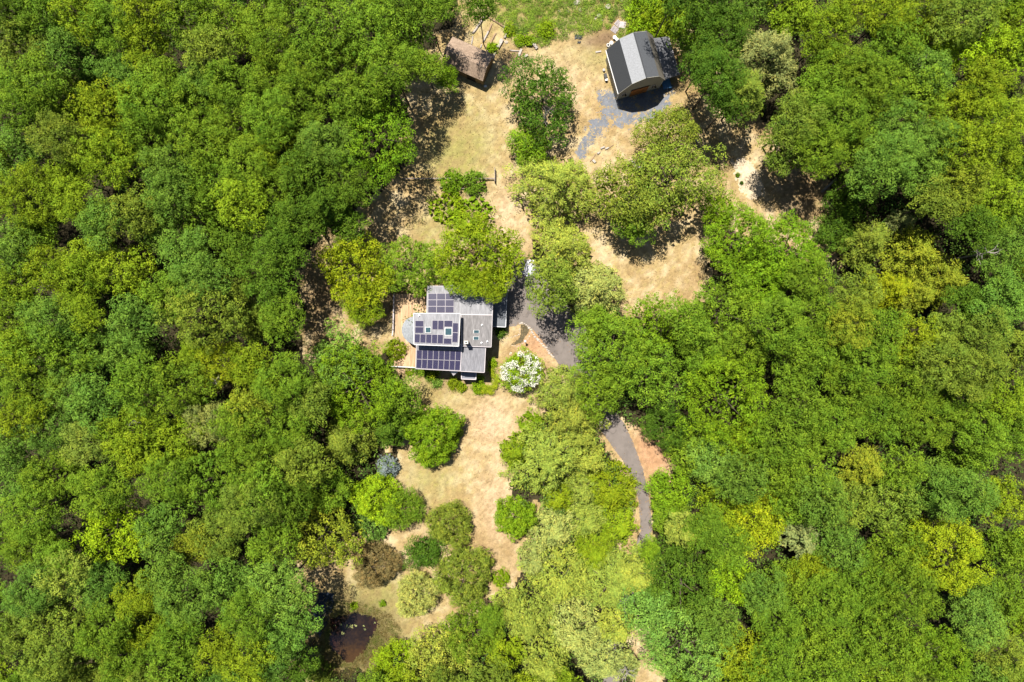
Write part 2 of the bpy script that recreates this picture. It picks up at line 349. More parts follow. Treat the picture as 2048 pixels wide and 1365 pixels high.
def oak_crown(R, seed, depth=1.0, space=2.2, lr=(1.2, 2.4), pr=(.45, .95), per=46, size=.32, npuff=10, loose=0.05, amt=.26, edge=.2):
    global rng; rng = np.random.default_rng(seed); ol = outline(R, edge); D = R * depth
    L = []
    for _ in range(int(90 * (R / space) ** 2)):
        a = rng.random() * 6.283; r = math.sqrt(rng.random()); Ra = ol(a)
        p = np.array([math.cos(a) * r * (Ra - 1.1), math.sin(a) * r * (Ra - 1.1)])
        if all(np.hypot(*(p - q[0])) > space for q in L): L.append((p, r))
    lc, lrad = [], []
    for p, r in L:
        if rng.random() < loose * (.4 + r): continue
        z = D * math.sqrt(max(0, 1 - (r * .97) ** 2.7)) + rng.normal() * (.7 + R * .11)
        lc.append((p[0], p[1], z)); lrad.append(rng.uniform(*lr) * (1.1 if r < .6 else .9))
    for zf, rf in ((.30, .86), (.05, .70)):
        for k in range(int(2 * math.pi * R * rf / (space * 1.25))):
            a = k / int(2 * math.pi * R * rf / (space * 1.25)) * 6.283 + rng.random(); Ra = ol(a) * rf
            if rng.random() < loose: continue
            lc.append((math.cos(a) * Ra, math.sin(a) * Ra, D * zf + rng.normal() * .5)); lrad.append(rng.uniform(*lr) * .85)
    lc = np.array(lc); lrad = np.array(lrad)
    kk = np.arange(npuff)[None]; zz = 1 - (kk + .4) / npuff * 1.12 + rng.normal(size=(len(lc), npuff)) * .05; th = kk * 2.39996 + rng.random((len(lc), 1)) * 6.28 + rng.normal(size=(len(lc), npuff)) * .22
    zz = np.clip(zz, -.2, 1); rr2 = np.sqrt(1 - zz ** 2); d = np.stack([rr2 * np.cos(th), rr2 * np.sin(th), zz], -1)
    pc = (lc[:, None] + d * lrad[:, None, None] * np.array([1, 1, .9]) * rng.uniform(.8, 1.12, (len(lc), npuff, 1))).reshape(-1, 3)
    own = np.repeat(np.arange(len(lc)), npuff)
    dist = np.linalg.norm(pc[:, None] - lc[None], axis=2) / lrad[None]; dist[np.arange(len(pc)), own] = 9
    pc = pc[dist.min(1) > .78]
    prr = rng.uniform(pr[0], pr[1], len(pc))
    v, q, t = puff_leaves(pc, prr, per, size=size, amt=amt)
    # sparse inner foliage so crowns are not hollow; darker tint paints inner shade
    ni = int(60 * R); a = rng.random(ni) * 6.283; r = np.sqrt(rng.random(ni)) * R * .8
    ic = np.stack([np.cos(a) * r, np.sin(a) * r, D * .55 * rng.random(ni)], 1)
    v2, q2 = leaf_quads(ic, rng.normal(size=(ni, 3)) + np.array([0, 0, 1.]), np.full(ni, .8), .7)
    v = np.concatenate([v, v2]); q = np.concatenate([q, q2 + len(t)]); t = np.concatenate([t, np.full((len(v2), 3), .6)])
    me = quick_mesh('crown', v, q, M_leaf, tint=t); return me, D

def pine_crown(R, seed, depth=1.45, space=2.2, lr=(.9, 1.7), pr=(.35, .65), per=34, size=.40, npuff=15, wid=.30):
    """conifer: tiers of drooping boughs ending in feathery sprays of needles, with shaded gaps between them"""
    global rng; rng = np.random.default_rng(seed); D = R * depth; ol = outline(R, .2); lc, lr_, la = [], [], []
    nt_ = max(3, int(R / .95)); sc = min(1, R / 4)
    for k in range(nt_):
        t = (k + .35) / nt_; rr_ = t; z = D * (1 - t ** 1.35); n = max(3, int(2 * math.pi * R * rr_ / (space * sc)))
        a0 = rng.random() * 6.28
        for b in range(n):
            a = a0 + 6.283 * (b + rng.random() * .5) / n; Rb = (ol(a) - .75 * sc) * rr_ * rng.uniform(.88, 1.06)
            if rng.random() < .12: continue
            lc.append((math.cos(a) * Rb, math.sin(a) * Rb, z + rng.normal() * .45 * sc)); lr_.append(rng.uniform(*lr) * sc * (.8 + .35 * t)); la.append(a)
    lc.append((0, 0, D)); lr_.append(.8 * sc); la.append(0)
    lc, lr_, la = np.array(lc), np.array(lr_), np.array(la); nl = len(lc)
    u = rng.uniform(-1, 1, (nl, npuff)); w_ = rng.normal(size=(nl, npuff)) * .38; h = rng.random((nl, npuff))
    ca, sa = np.cos(la)[:, None], np.sin(la)[:, None]; R1 = lr_[:, None]
    px_ = lc[:, :1] + (ca * u * 1.05 - sa * w_) * R1; py_ = lc[:, 1:2] + (sa * u * 1.05 + ca * w_) * R1; pz_ = lc[:, 2:] + (.35 * (1 - w_ ** 2) - .30 * u - .2) * R1 + h * .2
    pc = np.stack([px_, py_, pz_], -1).reshape(-1, 3); g = np.repeat(la, npuff) + rng.normal(size=nl * npuff) * .55
    ax = np.stack([np.cos(g), np.sin(g), np.full(len(g), -.1)], 1); pr_ = rng.uniform(*pr, len(pc)) * sc
    v, q, t = puff_leaves(pc, pr_, per / sc ** 2 * .9, jit=.4, up=.45, flat=.7, size=size * sc ** .5, wid=wid, axis=ax, amt=.22)
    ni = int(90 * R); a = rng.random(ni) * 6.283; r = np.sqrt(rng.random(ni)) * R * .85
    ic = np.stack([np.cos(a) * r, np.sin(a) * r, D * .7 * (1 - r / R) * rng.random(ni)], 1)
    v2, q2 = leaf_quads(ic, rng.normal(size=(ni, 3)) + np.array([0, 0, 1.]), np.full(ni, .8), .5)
    v = np.concatenate([v, v2]); q = np.concatenate([q, q2 + len(t)]); t = np.concatenate([t, np.full((len(v2), 3), .75)])  # inner needles tinted darker, shade within the crown painted in
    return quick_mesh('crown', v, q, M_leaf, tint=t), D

def fine_crown(R, seed, depth=.85, leaf=.2, dens=30, jit=.65, wid=.6, edge=.08, holes=.0, rough=.3, amt=.25):
    """dense round-headed shrub or ornamental tree with small leaves"""
    global rng; rng = np.random.default_rng(seed); ol = outline(R * 1.17, edge); N = int(dens * 2 * math.pi * R * R)
    d = rng.normal(size=(N, 3)); d[:, 2] = np.abs(d[:, 2]) - .15; d /= np.linalg.norm(d, axis=1, keepdims=True)
    a = np.arctan2(d[:, 1], d[:, 0]); el = d[:, 2]
    n1 = fbm(a * 2.2 * R / 1.5 + 40, el * 2.2 * R / 1.5 + 9, seed, 3) ; n2 = fbm(a * 5 * R / 1.5 + 40, el * 5 * R / 1.5 + 9, seed + 5, 2)
    rad = ol(a) * (1 - rough * .5 * (1 - n1) - rough * .35 * (1 - n2)) * (1 - .14 * rng.random(N) ** 2 + rough * .14 * rng.normal(size=N) * (rng.random(N) < .4)) * (1 + rough * .3 * (fbm(a * 9 + 3, el * 9 + 7, seed + 9, 2) - .5))
    rad = np.where(rng.random(N) < .25, rad * rng.uniform(.45, .95, N), rad); c = d * rad[:, None]; c[:, 2] *= depth * .95
    keep = n1 > holes; c, d = c[keep], d[keep]; N = len(c)
    nn = d + rng.normal(size=(N, 3)) * jit; nn[:, 2] += .25
    v, q = leaf_quads(c, nn, leaf * (.7 + .6 * rng.random(N)), wid)
    g = (n2[keep] - .5) * 3
    t = np.repeat(tints(N, g, amt), 4, axis=0)
    return quick_mesh('crown', v, q, M_leaf, tint=t), R * depth

LIB = {}
def reg(kind, R, gen, *a, **k): LIB.setdefault(kind, []).append((R, *gen(*a, **k)))
reg('scrub', 3.8, oak_crown, 3.8, 290, space=1.5, lr=(.4, .8), pr=(.22, .45), per=60, size=.2, npuff=8, loose=.42, depth=.45, edge=.35)
for i, (R, sz_, sp_) in enumerate(((3.2, .28, 2.0), (4.2, .32, 2.5), (4.8, .27, 2.2), (5.6, .30, 2.5), (5.8, .34, 2.9), (6.6, .28, 2.3), (6.8, .33, 2.9), (7.8, .30, 2.6), (8.8, .31, 2.9))): reg('oak', R, oak_crown, R, 100 + i, space=sp_, size=sz_ * .88, per=int(46 * (.32 / sz_) ** 1.7), lr=(.5 * sp_, .98 * sp_), npuff=int(8 + sp_ * 1.6))
for i, R in enumerate((4.6, 6.0, 7.2)): reg('airy', R, oak_crown, R, 140 + i, loose=.16, per=34, pr=(.5, .95), npuff=13, size=.30, amt=.3, edge=.3)
for i, R in enumerate((5.0, 6.5)): reg('maple', R, oak_crown, R, 160 + i, space=1.8, lr=(1.1, 1.9), pr=(.45, .8), per=52, size=.25, npuff=13, amt=.28, depth=.95)
for i, R in enumerate((3.6, 5.2, 6.4, 8.0)): reg('pine', R, pine_crown, R, 180 + i)
for i, R in enumerate((1.0, 1.7, 2.6)): reg('shrub', R, oak_crown, R, 200 + i, space=.75, lr=(.45, .8), pr=(.18, .34), per=70, size=.16, npuff=9, depth=.75)
for i, R in enumerate((3.8, 5.6)): reg('round', R, oak_crown, R, 220 + i, space=1.25, lr=(.8, 1.4), pr=(.32, .6), per=100, size=.24, npuff=14, depth=.95, edge=.14, loose=0.02)
for i, R in enumerate((3.8, 5.4)): reg('wispy', R, oak_crown, R, 240 + i, space=1.1, lr=(.6, 1.2), pr=(.28, .52), per=95, size=.19, npuff=13, depth=.85, edge=.26, loose=.06, amt=.34)
reg('spruce', 2.5, pine_crown, 2.5, 260, depth=1.5, size=.26)

def trunk_mesh(seed, limbs=6):
    """unit trunk: height 1, spread 1; tapering with limbs"""
    rnd = random.Random(seed); m = MB(); bx, by = rnd.uniform(-.03, .03), rnd.uniform(-.03, .03)
    pts = [(0, 0, -.02), (bx * .4, by * .4, .3), (bx, by, .6), (0, 0, .93)]
    m.tube(pts, [.022, .017, .012, .003], 8)
    for k in range(limbs):
        a = 6.283 * k / limbs + rnd.random() * .6; z = rnd.uniform(.42, .7); r = rnd.uniform(.2, .32)
        m.tube([(bx * z, by * z, z), (math.cos(a) * r * .5, math.sin(a) * r * .5, z + .10), (math.cos(a) * r, math.sin(a) * r, z + .17)], [.009, .006, .002], 6)
    return m.mesh('trunk', M_bark, True)
TRUNKS = [trunk_mesh(i) for i in range(5)]

CW = dict(g=(0.123, 0.205, 0.013), d=(0.066, 0.126, 0.010), b=(0.106, 0.199, 0.025), y=(0.178, 0.246, 0.009), Y=(0.220, 0.273, 0.009), o=(0.156, 0.205, 0.023),
          l=(0.231, 0.280, 0.038), p=(0.275, 0.308, 0.071), t=(0.160, 0.128, 0.048), n=(0.204, 0.230, 0.067), s=(0.220, 0.251, 0.233), L=(0.196, 0.305, 0.009), e=(0.134, 0.231, 0.009), r=(0.198, 0.233, 0.017), k=(0.141, 0.248, 0.034))
CN = dict(g='mid-green', d='dark green', b='bluish-green', y='yellow-green', Y='golden-green', o='olive', l='light olive', p='pale olive', t='bronze-brown', n='greyish-olive', s='silver-blue',
          L='lime-green', e='bright green', r='rust-tinged', k='soft jade')
CWORDS = set()
ALL = []      # everything leafy that stands as a tree: px, py, r, colour, kind
def tree(px, py, r, c='g', kind='oak', h=None, label=None, name=None, cat='tree', group=None, flat=1.0, tone=1.0):
    rnd = random.Random(int(px * 7 + py * 13)); Rm0 = r * .1
    if h is None: h = min(22, 12.5 + Rm0 * 1.15) + rnd.uniform(-4.2, 4.2)
    zr = max(.4, h - Rm0 * .45); k = (H - zr) / H; Rm = Rm0 * k
    x, y, _ = P(px, py, zr)
    opts = sorted(LIB[kind], key=lambda q: abs(math.log(q[0] / Rm)) + rnd.random() * .12); R0, me, D = opts[0]
    s = Rm / R0 * (.98 if not label and kind == 'oak' else 1)
    name = name or {'pine': 'pine_tree', 'spruce': 'spruce_tree', 'shrub': 'shrub', 'wispy': 'tree', 'round': 'tree', 'scrub': 'bush', 'maple': 'maple_tree', 'airy': 'oak_tree', 'oak': 'oak_tree'}[kind]
    o = empty(name, (x, y, 0), label=label, cat=cat, group=group)
    ALL.append((o, px, py, r, c, kind, label, cat, group))
    cr = link('crown', me, o); sz = s * flat
    cr.location = (0, 0, max(.12, h - (D + .9 * R0 * .12) * sz)); cr.scale = (s, s, sz); cr.rotation_euler = (0, 0, rnd.random() * 6.283)
    cc = tuple(q_ * (.90 if not label else 1.0) for q_ in CW[c])
    if not label and kind == 'oak': cc = tuple(.76 * a + .24 * b for a, b in zip(cc, CW['g']))
    j = rnd.uniform(.90, 1.12) * tone; w_ = rnd.uniform(-.06, .06)
    cr.color = (cc[0] * j * (1 + w_), cc[1] * j, cc[2] * j * (1 - w_), 1)
    tk = link('trunk', rnd.choice(TRUNKS), o); tk.scale = (Rm * 1.9, Rm * 1.9, h - .25 * Rm) if h > 3 else (Rm, Rm, h * .85)
    tk.rotation_euler = (0, 0, rnd.random() * 6.28)
    return o

# ---- named trees round the clearing: px, py, r, colour, kind, height, label
T = [
 (1084, 192, 80, 'd', 'airy', 13, 'dark loose oak standing alone between the brown shed and the barn'),
 (1062, 290, 42, 'e', 'airy', 7, 'low bright green tree under the dark oak between shed and barn'),
 (1118, 366, 92, 'l', 'pine', 15, 'broad light olive pine where the old gravel track ends'),
 (1252, 385, 70, 'o', 'airy', 15, 'olive oak touching the broad pine, rock pile by its upper edge'),
 (1342, 358, 92, 'o', 'airy', 18, 'largest loose olive oak in the middle of the upper clearing'),
 (1340, 262, 58, 'o', 'airy', 12, 'thin olive oak nearest the barn gravel'),
 (1128, 492, 72, 'l', 'pine', 13, 'light olive pine next to the white tarp and driveway top'),
 (1195, 575, 74, 'p', 'pine', 12, 'pale olive pine overhanging the right side of the parking pad'),
 (1272, 446, 40, 'g', 'airy', 11, 'dark low oak shading the clearing below the large olive oak'),
 (1226, 700, 84, 'g', 'oak', 17, 'large mid-green oak covering the driveway bend'),
 (1312, 650, 66, 'e', 'oak', 13, 'bright green oak at the bottom tip of the upper clearing'),
 (1200, 785, 44, 'g', 'oak', 14, 'mid-green oak hiding the driveway just below the parking pad'),
 (1300, 745, 72, 'g', 'oak', 15, 'mid-green oak above the shaded stretch of driveway'),
 (1196, 640, 30, 'g', 'oak', 10, 'small oak bough reaching over the right driveway edge'),
 (1130, 783, 62, 'l', 'pine', 10, 'light olive pine right beside the white flowering tree'),
 (1150, 838, 66, 'l', 'pine', 11, 'light olive pine between the driveway bend and the lower lawn'),
 (1062, 848, 30, 'L', 'shrub', 3, 'lime-green bush at the lawn edge below the flowering tree'),
 (1095, 925, 92, 'l', 'pine', 12, 'very broad light pine bulging into the lower lawn'),
 (1032, 905, 40, 'y', 'pine', 7, 'small yellow-green conifer on the lawn side of the broad pine'),
 (1030, 1037, 40, 'e', 'round', 5, 'smaller of two tightly rounded green trees on the lower lawn'),
 (863, 872, 63, 'e', 'round', 7.5, 'larger rounded green tree standing alone on the lower lawn'),
 (771, 938, 27, 's', 'spruce', 5, 'small silver-blue spruce at the left edge of the lower lawn'),
 (750, 1132, 53, 't', 'wispy', 6, 'bronze-brown leaved tree above the pond'),
 (900, 1052, 52, 'o', 'wispy', 6, 'fine olive tree left of the narrow part of the lower lawn'),
 (848, 1108, 34, 'd', 'oak', 5, 'dark green small tree between the bronze tree and the fine olive tree'),
 (928, 1155, 66, 'o', 'wispy', 7.5, 'fine olive tree at the lower end of the lawn'),
 (1002, 1158, 21, 'L', 'shrub', 2, 'bright lime shrub at the very foot of the lawn'),
 (832, 1192, 50, 'p', 'wispy', 6, 'thin pale olive tree right of the bronze tree'),
 (945, 1270, 62, 'g', 'maple', 11, 'dense mid-green maple below the fine olive trees'),
 (790, 1328, 44, 'L', 'maple', 6, 'lime-green tree at the bottom right shore of the pond'),
 (880, 1312, 62, 'l', 'oak', 11, 'light olive oak at the bottom edge between lime tree and maple'),
 (754, 1000, 58, 'L', 'wispy', 7, 'lime-green leafy mound below the blue spruce'),
 (802, 1020, 42, 'g', 'maple', 6.5, 'mid-green tree beside the lime mound by the lawn'),
 (742, 1055, 38, 'k', 'shrub', 4, 'jade bush between the lime mound and the bronze tree'),
 (708, 540, 76, 'Y', 'maple', 13, 'golden-green maple at the upper left of the house'),
 (722, 606, 44, 'y', 'maple', 9, 'yellow-green maple left of the shaded deck corner'),
 (820, 532, 66, 'g', 'maple', 11, 'darker green maple between the golden maple and the house'),
 (958, 508, 88, 'y', 'maple', 16, 'large yellow-green maple overhanging the top of the house roof'),
 (922, 560, 34, 'y', 'maple', 13, 'leafy maple against the upper house wall'), (980, 566, 36, 'y', 'maple', 13, 'leafy maple hanging over the upper right roof corner'),
 (893, 412, 44, 'L', 'scrub', 2.6, 'sparse lime bushes above the large yellow-green maple'),
 (948, 436, 50, 'L', 'scrub', 2.8, 'sparse lime sapling clump nearest the sunny lawn strip'),
 (672, 714, 62, 'k', 'oak', 12, 'soft jade oak left of the deck, upper of a pair'),
 (712, 775, 92, 'e', 'oak', 14, 'large bright green oak left of the deck, lower of a pair'),
 (790, 700, 26, 'y', 'shrub', 3, 'yellow-green shrub against the left deck rail'),
 (795, 800, 42, 'g', 'oak', 10, 'mid-green tree at the lawn corner below the deck'),
 (690, 885, 66, 'o', 'pine', 12, 'olive pine left of the larger rounded tree'),
 (775, 860, 44, 'd', 'pine', 10, 'dark shaded pine left of the larger rounded tree'),
 (640, 1075, 76, 'r', 'oak', 13, 'yellow-olive oak up and left of the pond'),
 (648, 980, 48, 'g', 'oak', 11, 'mid-green oak above the yellow-olive oak'),
 (745, 268, 92, 'e', 'oak', 20, 'big bright round oak whose shadow falls on the upper left lawn'),
 (893, 153, 24, 'e', 'oak', 8, 'small bright crown just below the brown shed'),
 (812, 62, 46, 'g', 'oak', 15, 'mid-green oak shading the left end of the shed roof'),
 (884, 2, 36, 'd', 'airy', 10, 'dark patchy tree directly above the brown shed'),
 (903, 362, 28, 'e', 'shrub', 3, 'left one of two green bushes growing on the garden fence'),
 (948, 364, 29, 'g', 'shrub', 3.2, 'right one of two green bushes growing on the garden fence'),
 (1440, 415, 38, 'e', 'airy', 10, 'small bright tree at the tip of the right wood by the sand patch'),
 (1478, 478, 68, 'e', 'maple', 14, 'bright green maple on the right edge of the upper clearing'),
 (1580, 500, 74, 'e', 'maple', 15, 'yellow-green maple below the sandy patch'),
 (1530, 560, 56, 'e', 'maple', 12, 'bright green maple, lower of the three beside the clearing'),
 (1448, 625, 72, 'g', 'oak', 14, 'mid-green oak at the lower right edge of the upper clearing'),
 (1458, 800, 100, 'e', 'oak', 19, 'very large bright green oak to the right of the driveway bend'),
 (1335, 855, 48, 'd', 'oak', 9, 'dark green tree above the bare reddish verge of the driveway'),
 (1385, 905, 46, 'g', 'oak', 10, 'mid-green tree at the upper right of the reddish verge'),
 (1340, 985, 44, 'e', 'oak', 8, 'bright green tree on the right side of the narrow driveway'),
 (1338, 1035, 36, 'g', 'oak', 7, 'green tree pinching the driveway from the right'),
 (1224, 985, 70, 'y', 'pine', 10, 'yellow-green conifer along the left side of the narrow driveway'),
 (1242, 1055, 46, 'y', 'pine', 9, 'yellow-green conifer pinching the driveway from the left'),
 (1112, 1062, 60, 'p', 'pine', 9, 'pale olive pine right of the smaller rounded tree'),
 (1178, 1045, 50, 'l', 'pine', 9, 'light olive pine between the pale pine and the narrow driveway'),
 (1362, 1168, 90, 'd', 'maple', 14, 'dark green dense crown right where the driveway vanishes'),
 (1372, 1300, 88, 'k', 'oak', 15, 'jade oak at the bottom edge right of the small bare gap'),
 (1225, 1170, 86, 'l', 'pine', 14, 'light olive pine where the driveway disappears under trees'),
 (1128, 1165, 74, 'l', 'pine', 13, 'light olive pine right of the foot of the lawn'),
 (1060, 1245, 66, 'l', 'pine', 13, 'light olive pine below the foot of the lawn'),
 (1150, 1270, 72, 'p', 'pine', 13, 'pale pine left of the small bare gap at the bottom'),
 (1210, 1330, 64, 'p', 'pine', 12, 'pale pine touching the small bare gap at the bottom edge'),
 (1095, 1335, 60, 'l', 'pine', 13, 'light pine at the bottom edge right of the dense maple'),
 (1010, 1320, 44, 'y', 'pine', 12, 'yellow-green pine at the bottom edge beside the dense maple'),
 (1545, 100, 82, 'n', 'pine', 20, 'greyish-olive pine right of the barn lean-to'),
 (1500, 180, 54, 'o', 'pine', 19, 'olive pine below the greyish pine by the barn'),
 (1414, 122, 44, 'd', 'airy', 17, 'dark tree brushing the lean-to roof of the barn'),
 (1392, 60, 48, 'g', 'airy', 10, 'mid-green tree behind the upper corner of the barn lean-to'),
 (1455, 60, 56, 'd', 'oak', 15, 'dark oak between the barn and the greyish pine'),
 (1440, 150, 54, 'd', 'oak', 20, 'dark oak whose shadow crosses the ground beside the barn'),
 (1462, 205, 36, 'd', 'airy', 17, 'low dark tree at the wood edge below the barn lean-to'),
 (1340, 20, 46, 'y', 'airy', 6, 'yellow-green bushy tree above the barn'),
 (1356, -22, 46, 'd', 'oak', 22, 'tall dark oak on the top edge that shades the barn lean-to'),
 (1292, 20, 40, 'L', 'airy', 4, 'lime bushy growth left above the barn'),
 (1425, 5, 46, 'd', 'oak', 14, 'dark oak at the top edge above the barn'),
 (1745, 482, 56, 'o', 'pine', 12, 'olive pine by the dark gap, left of two golden conifers'),
 (1842, 508, 60, 'r', 'pine', 13, 'golden-olive conifer above the pair in the right wood'),
 (1900, 560, 58, 'r', 'pine', 14, 'golden-olive conifer furthest right of the sunny cluster'),
 (1790, 580, 52, 'Y', 'pine', 12, 'golden-green conifer lowest of the sunny cluster'),
 (1846, 590, 48, 'r', 'pine', 12, 'rust-tinged conifer in the middle of the sunny cluster'),
 (1812, 442, 30, 'n', 'pine', 8, 'small greyish conifer in the dark gap of the right wood'),
 (1925, 95, 46, 'L', 'oak', 15, 'lime-green crown near the upper right corner'),
 (1905, 1112, 78, 'Y', 'oak', 18, 'golden-green oak standing out in the lower right wood'),
 (215, 1072, 74, 'L', 'oak', 17, 'vivid lime-green crown in the lower left wood'),
 (1612, 1082, 46, 'n', 'pine', 15, 'tan-olive conifer in the lower right wood'),
 (1742, 940, 50, 'r', 'pine', 15, 'yellow-tan conifer in the right wood'),
 (1525, 1040, 62, 'Y', 'oak', 13, 'orange-flecked golden crown right of the lower driveway'),
 (1455, 1005, 58, 'y', 'oak', 12, 'yellow-green crown between the driveway verge and the golden crown'),
 (1432, 925, 52, 'k', 'oak', 13, 'jade crown above the yellow-green crown near the verge'),
 (1672, 462, 40, 'd', 'airy', 9, 'dark low tree in the shade right of the bright maples by the sandy patch'),
 (1706, 396, 46, 'd', 'airy', 9, 'dark low tree beside the fallen grey trunk'),
 (1470, 1165, 46, 'L', 'oak', 12, 'lime crown on the right side of the dark dense crown'),
 (1178, 925, 46, 'l', 'pine', 9, 'light olive conifer between the very broad pine and the driveway'),
 (1118, 1000, 40, 'y', 'pine', 7, 'low yellow-green conifer just under the very broad pine'),
 (1170, 985, 40, 'l', 'pine', 8, 'low light conifer between the broad pine and the narrow driveway'),
 (1192, 1108, 46, 'y', 'pine', 10, 'yellow-green conifer above the pine where the driveway disappears'),
 (1072, 1125, 42, 'p', 'pine', 9, 'pale conifer at the lawn edge between smaller rounded tree and lawn foot'),
 (1276, 1160, 46, 'l', 'pine', 15, 'light conifer covering the driveway where it vanishes'),
 (1296, 1220, 50, 'k', 'oak', 15, 'jade crown between dark dense crown and the small bare gap'),
 (1240, 1262, 44, 'l', 'pine', 12, 'light conifer at the upper left of the small bare gap'),
 (1262, 1345, 26, 'p', 'pine', 9, 'small pale conifer at the bottom edge left of the bare gap'),
 (1165, 880, 36, 'l', 'pine', 9, 'light olive conifer at the left start of the sunny driveway stretch'),
 (1015, 1225, 40, 'l', 'pine', 9, 'light conifer at the lower end of the lawn beside the dense maple'),
]
for t in T: tree(*t[:6], label=t[6])

# ---- crowns of the closed forest read off the photograph: px, py, r, colour [, kind]
F = '''20 10 55 d;72 35 58 g;108 92 42 b;30 90 55 o;150 22 50 y;212 50 50 g;282 8 48 y;180 118 52 b;236 138 34 b;286 82 54 y;372 30 58 g;455 48 62 g;410 98 46 o;402 150 34 b;
322 150 38 g;58 165 58 g;126 196 55 g;28 218 44 g;205 222 66 y;292 202 60 g;25 300 48 b;108 272 52 o;290 275 54 g;205 312 60 y;462 165 54 g;388 212 58 g;478 242 60 g;402 285 60 g;
330 338 46 b;58 392 72 y;150 408 44 y;132 352 40 y;190 442 40 b;262 425 48 o;330 396 44 b;410 355 56 g;492 330 54 g;402 425 50 g;478 405 50 y;318 458 38 b;
536 60 56 g;560 -10 50 g;648 62 68 g;738 52 66 g;690 120 58 g;782 128 56 g;612 128 50 g;600 198 56 g;538 232 56 g;702 190 50 g;655 288 56 b;562 292 56 y;542 382 54 g;604 340 48 d;
640 405 46 d pine;700 372 44 d;682 440 40 d;590 438 46 d;540 470 44 d;850 128 32 g;856 10 34 g;960 10 34 d;806 15 40 d;
20 492 44 b;62 470 42 g;28 560 48 y;92 532 44 y;150 560 58 y;180 510 44 y;250 540 50 y;165 625 34 y;372 510 58 b;402 562 48 b;400 632 74 o;328 592 48 g;262 642 48 b;92 642 56 b;
60 698 48 g;135 700 50 g;188 698 50 b;252 702 48 b;18 702 42 y;62 782 54 g;130 775 52 b;184 806 50 b;28 836 46 y;100 858 50 b;350 772 68 g;270 770 50 g;440 728 52 Y;378 708 24 y;500 735 42 y;
492 815 44 r;412 848 50 n oak;262 862 60 y;172 884 52 l oak;10 895 44 b;30 965 48 b;100 952 56 g;192 982 56 g;58 1032 58 g;330 960 54 g;412 962 70 g;484 928 54 g;492 1012 58 o;262 915 42 y;
312 1052 42 b;430 1070 54 o;376 1098 36 r;62 1104 52 g;112 1118 34 g;322 1142 44 b;372 1196 58 b;452 1172 50 b;60 1182 52 b;122 1152 46 l oak;190 1172 50 b;268 1195 36 y;112 1232 66 o;28 1272 46 o;
202 1262 54 g;250 1322 54 g;90 1322 54 o;350 1290 54 g;440 1302 44 y;492 1232 54 g;520 985 48 g;470 850 40 g;560 1180 58 k;584 1252 50 b;540 1302 54 b;590 1340 42 d;500 1330 44 y;560 760 54 g;575 850 54 g;
600 930 50 o;530 905 44 g;575 1010 44 d;540 1090 48 g;560 640 44 g;500 640 40 o;535 560 50 d;560 500 44 d;470 500 40 d;470 580 30 o;620 800 40 o;
1592 22 48 y;1660 62 56 y;1782 22 52 Y;1705 8 42 y;1932 30 62 o;2018 100 48 L;2032 30 44 y;1792 92 60 g;1665 132 50 g;1872 136 38 b;1722 152 54 g;1642 190 54 g;1598 240 56 o;1578 300 46 o;1645 296 52 g;1682 232 54 g;
1762 172 54 g;1842 182 50 g;1806 246 54 b;1792 308 54 b;1752 345 50 b;1872 292 54 b;1722 288 46 g;1912 222 46 y;1972 172 54 y;2012 242 54 y;1952 292 50 y;2022 332 46 y;1930 368 46 r;1884 402 42 o;2002 402 50 y;
1852 350 46 b;1622 562 46 g;1625 622 54 g;1562 645 56 g;1705 648 50 r;1665 692 54 g;1742 722 54 g;1762 655 44 g;1722 590 46 o;1832 680 48 Y;1902 662 42 o;1982 672 44 o;2012 502 56 b;2032 582 46 b;2002 622 50 b;
1942 600 34 d;1960 450 40 d;1892 732 58 o;1962 745 54 o;1822 772 58 g;1702 775 54 g;1602 722 50 g;2012 805 44 y;1932 812 54 g;1862 842 54 g;1772 835 54 g;1682 852 54 g;1602 812 50 g;1562 880 50 g;2032 872 46 g;1972 885 46 g;
1490 700 54 g;1400 700 50 g;1380 640 40 g;1562 940 50 g;1490 960 48 b;1622 952 46 g;1652 1005 50 b;1778 1010 66 o;1862 978 56 b;1932 992 58 b;1682 1092 46 b;1632 1135 36 Y;1792 1112 60 g;1722 1172 56 g;1832 1192 54 g;
1582 1172 46 g;1662 1202 54 g;1530 1190 44 b;1560 1252 52 g;1492 1310 46 Y;1545 1330 44 g;1762 1222 46 g;1792 1302 62 g;1702 1312 56 g;1882 1312 58 e;1962 1250 54 k;2004 1310 52 o;2012 1002 46 y;2022 1102 46 g;2032 1200 44 g;
1372 1068 40 l pine;1410 1060 36 g;1440 1250 44 b;1630 1290 50 g;1965 1190 40 b;1690 1010 46 o;1590 1010 40 g;1620 880 46 g;1300 1100 20 e;980 1240 24 g;1275 905 0 g'''
for s in F.replace('\n', '').split(';'):
    q = s.split()
    if float(q[2]) < 5: continue
    tree(float(q[0]), float(q[1]), float(q[2]), q[3], q[4] if len(q) > 4 else 'oak')

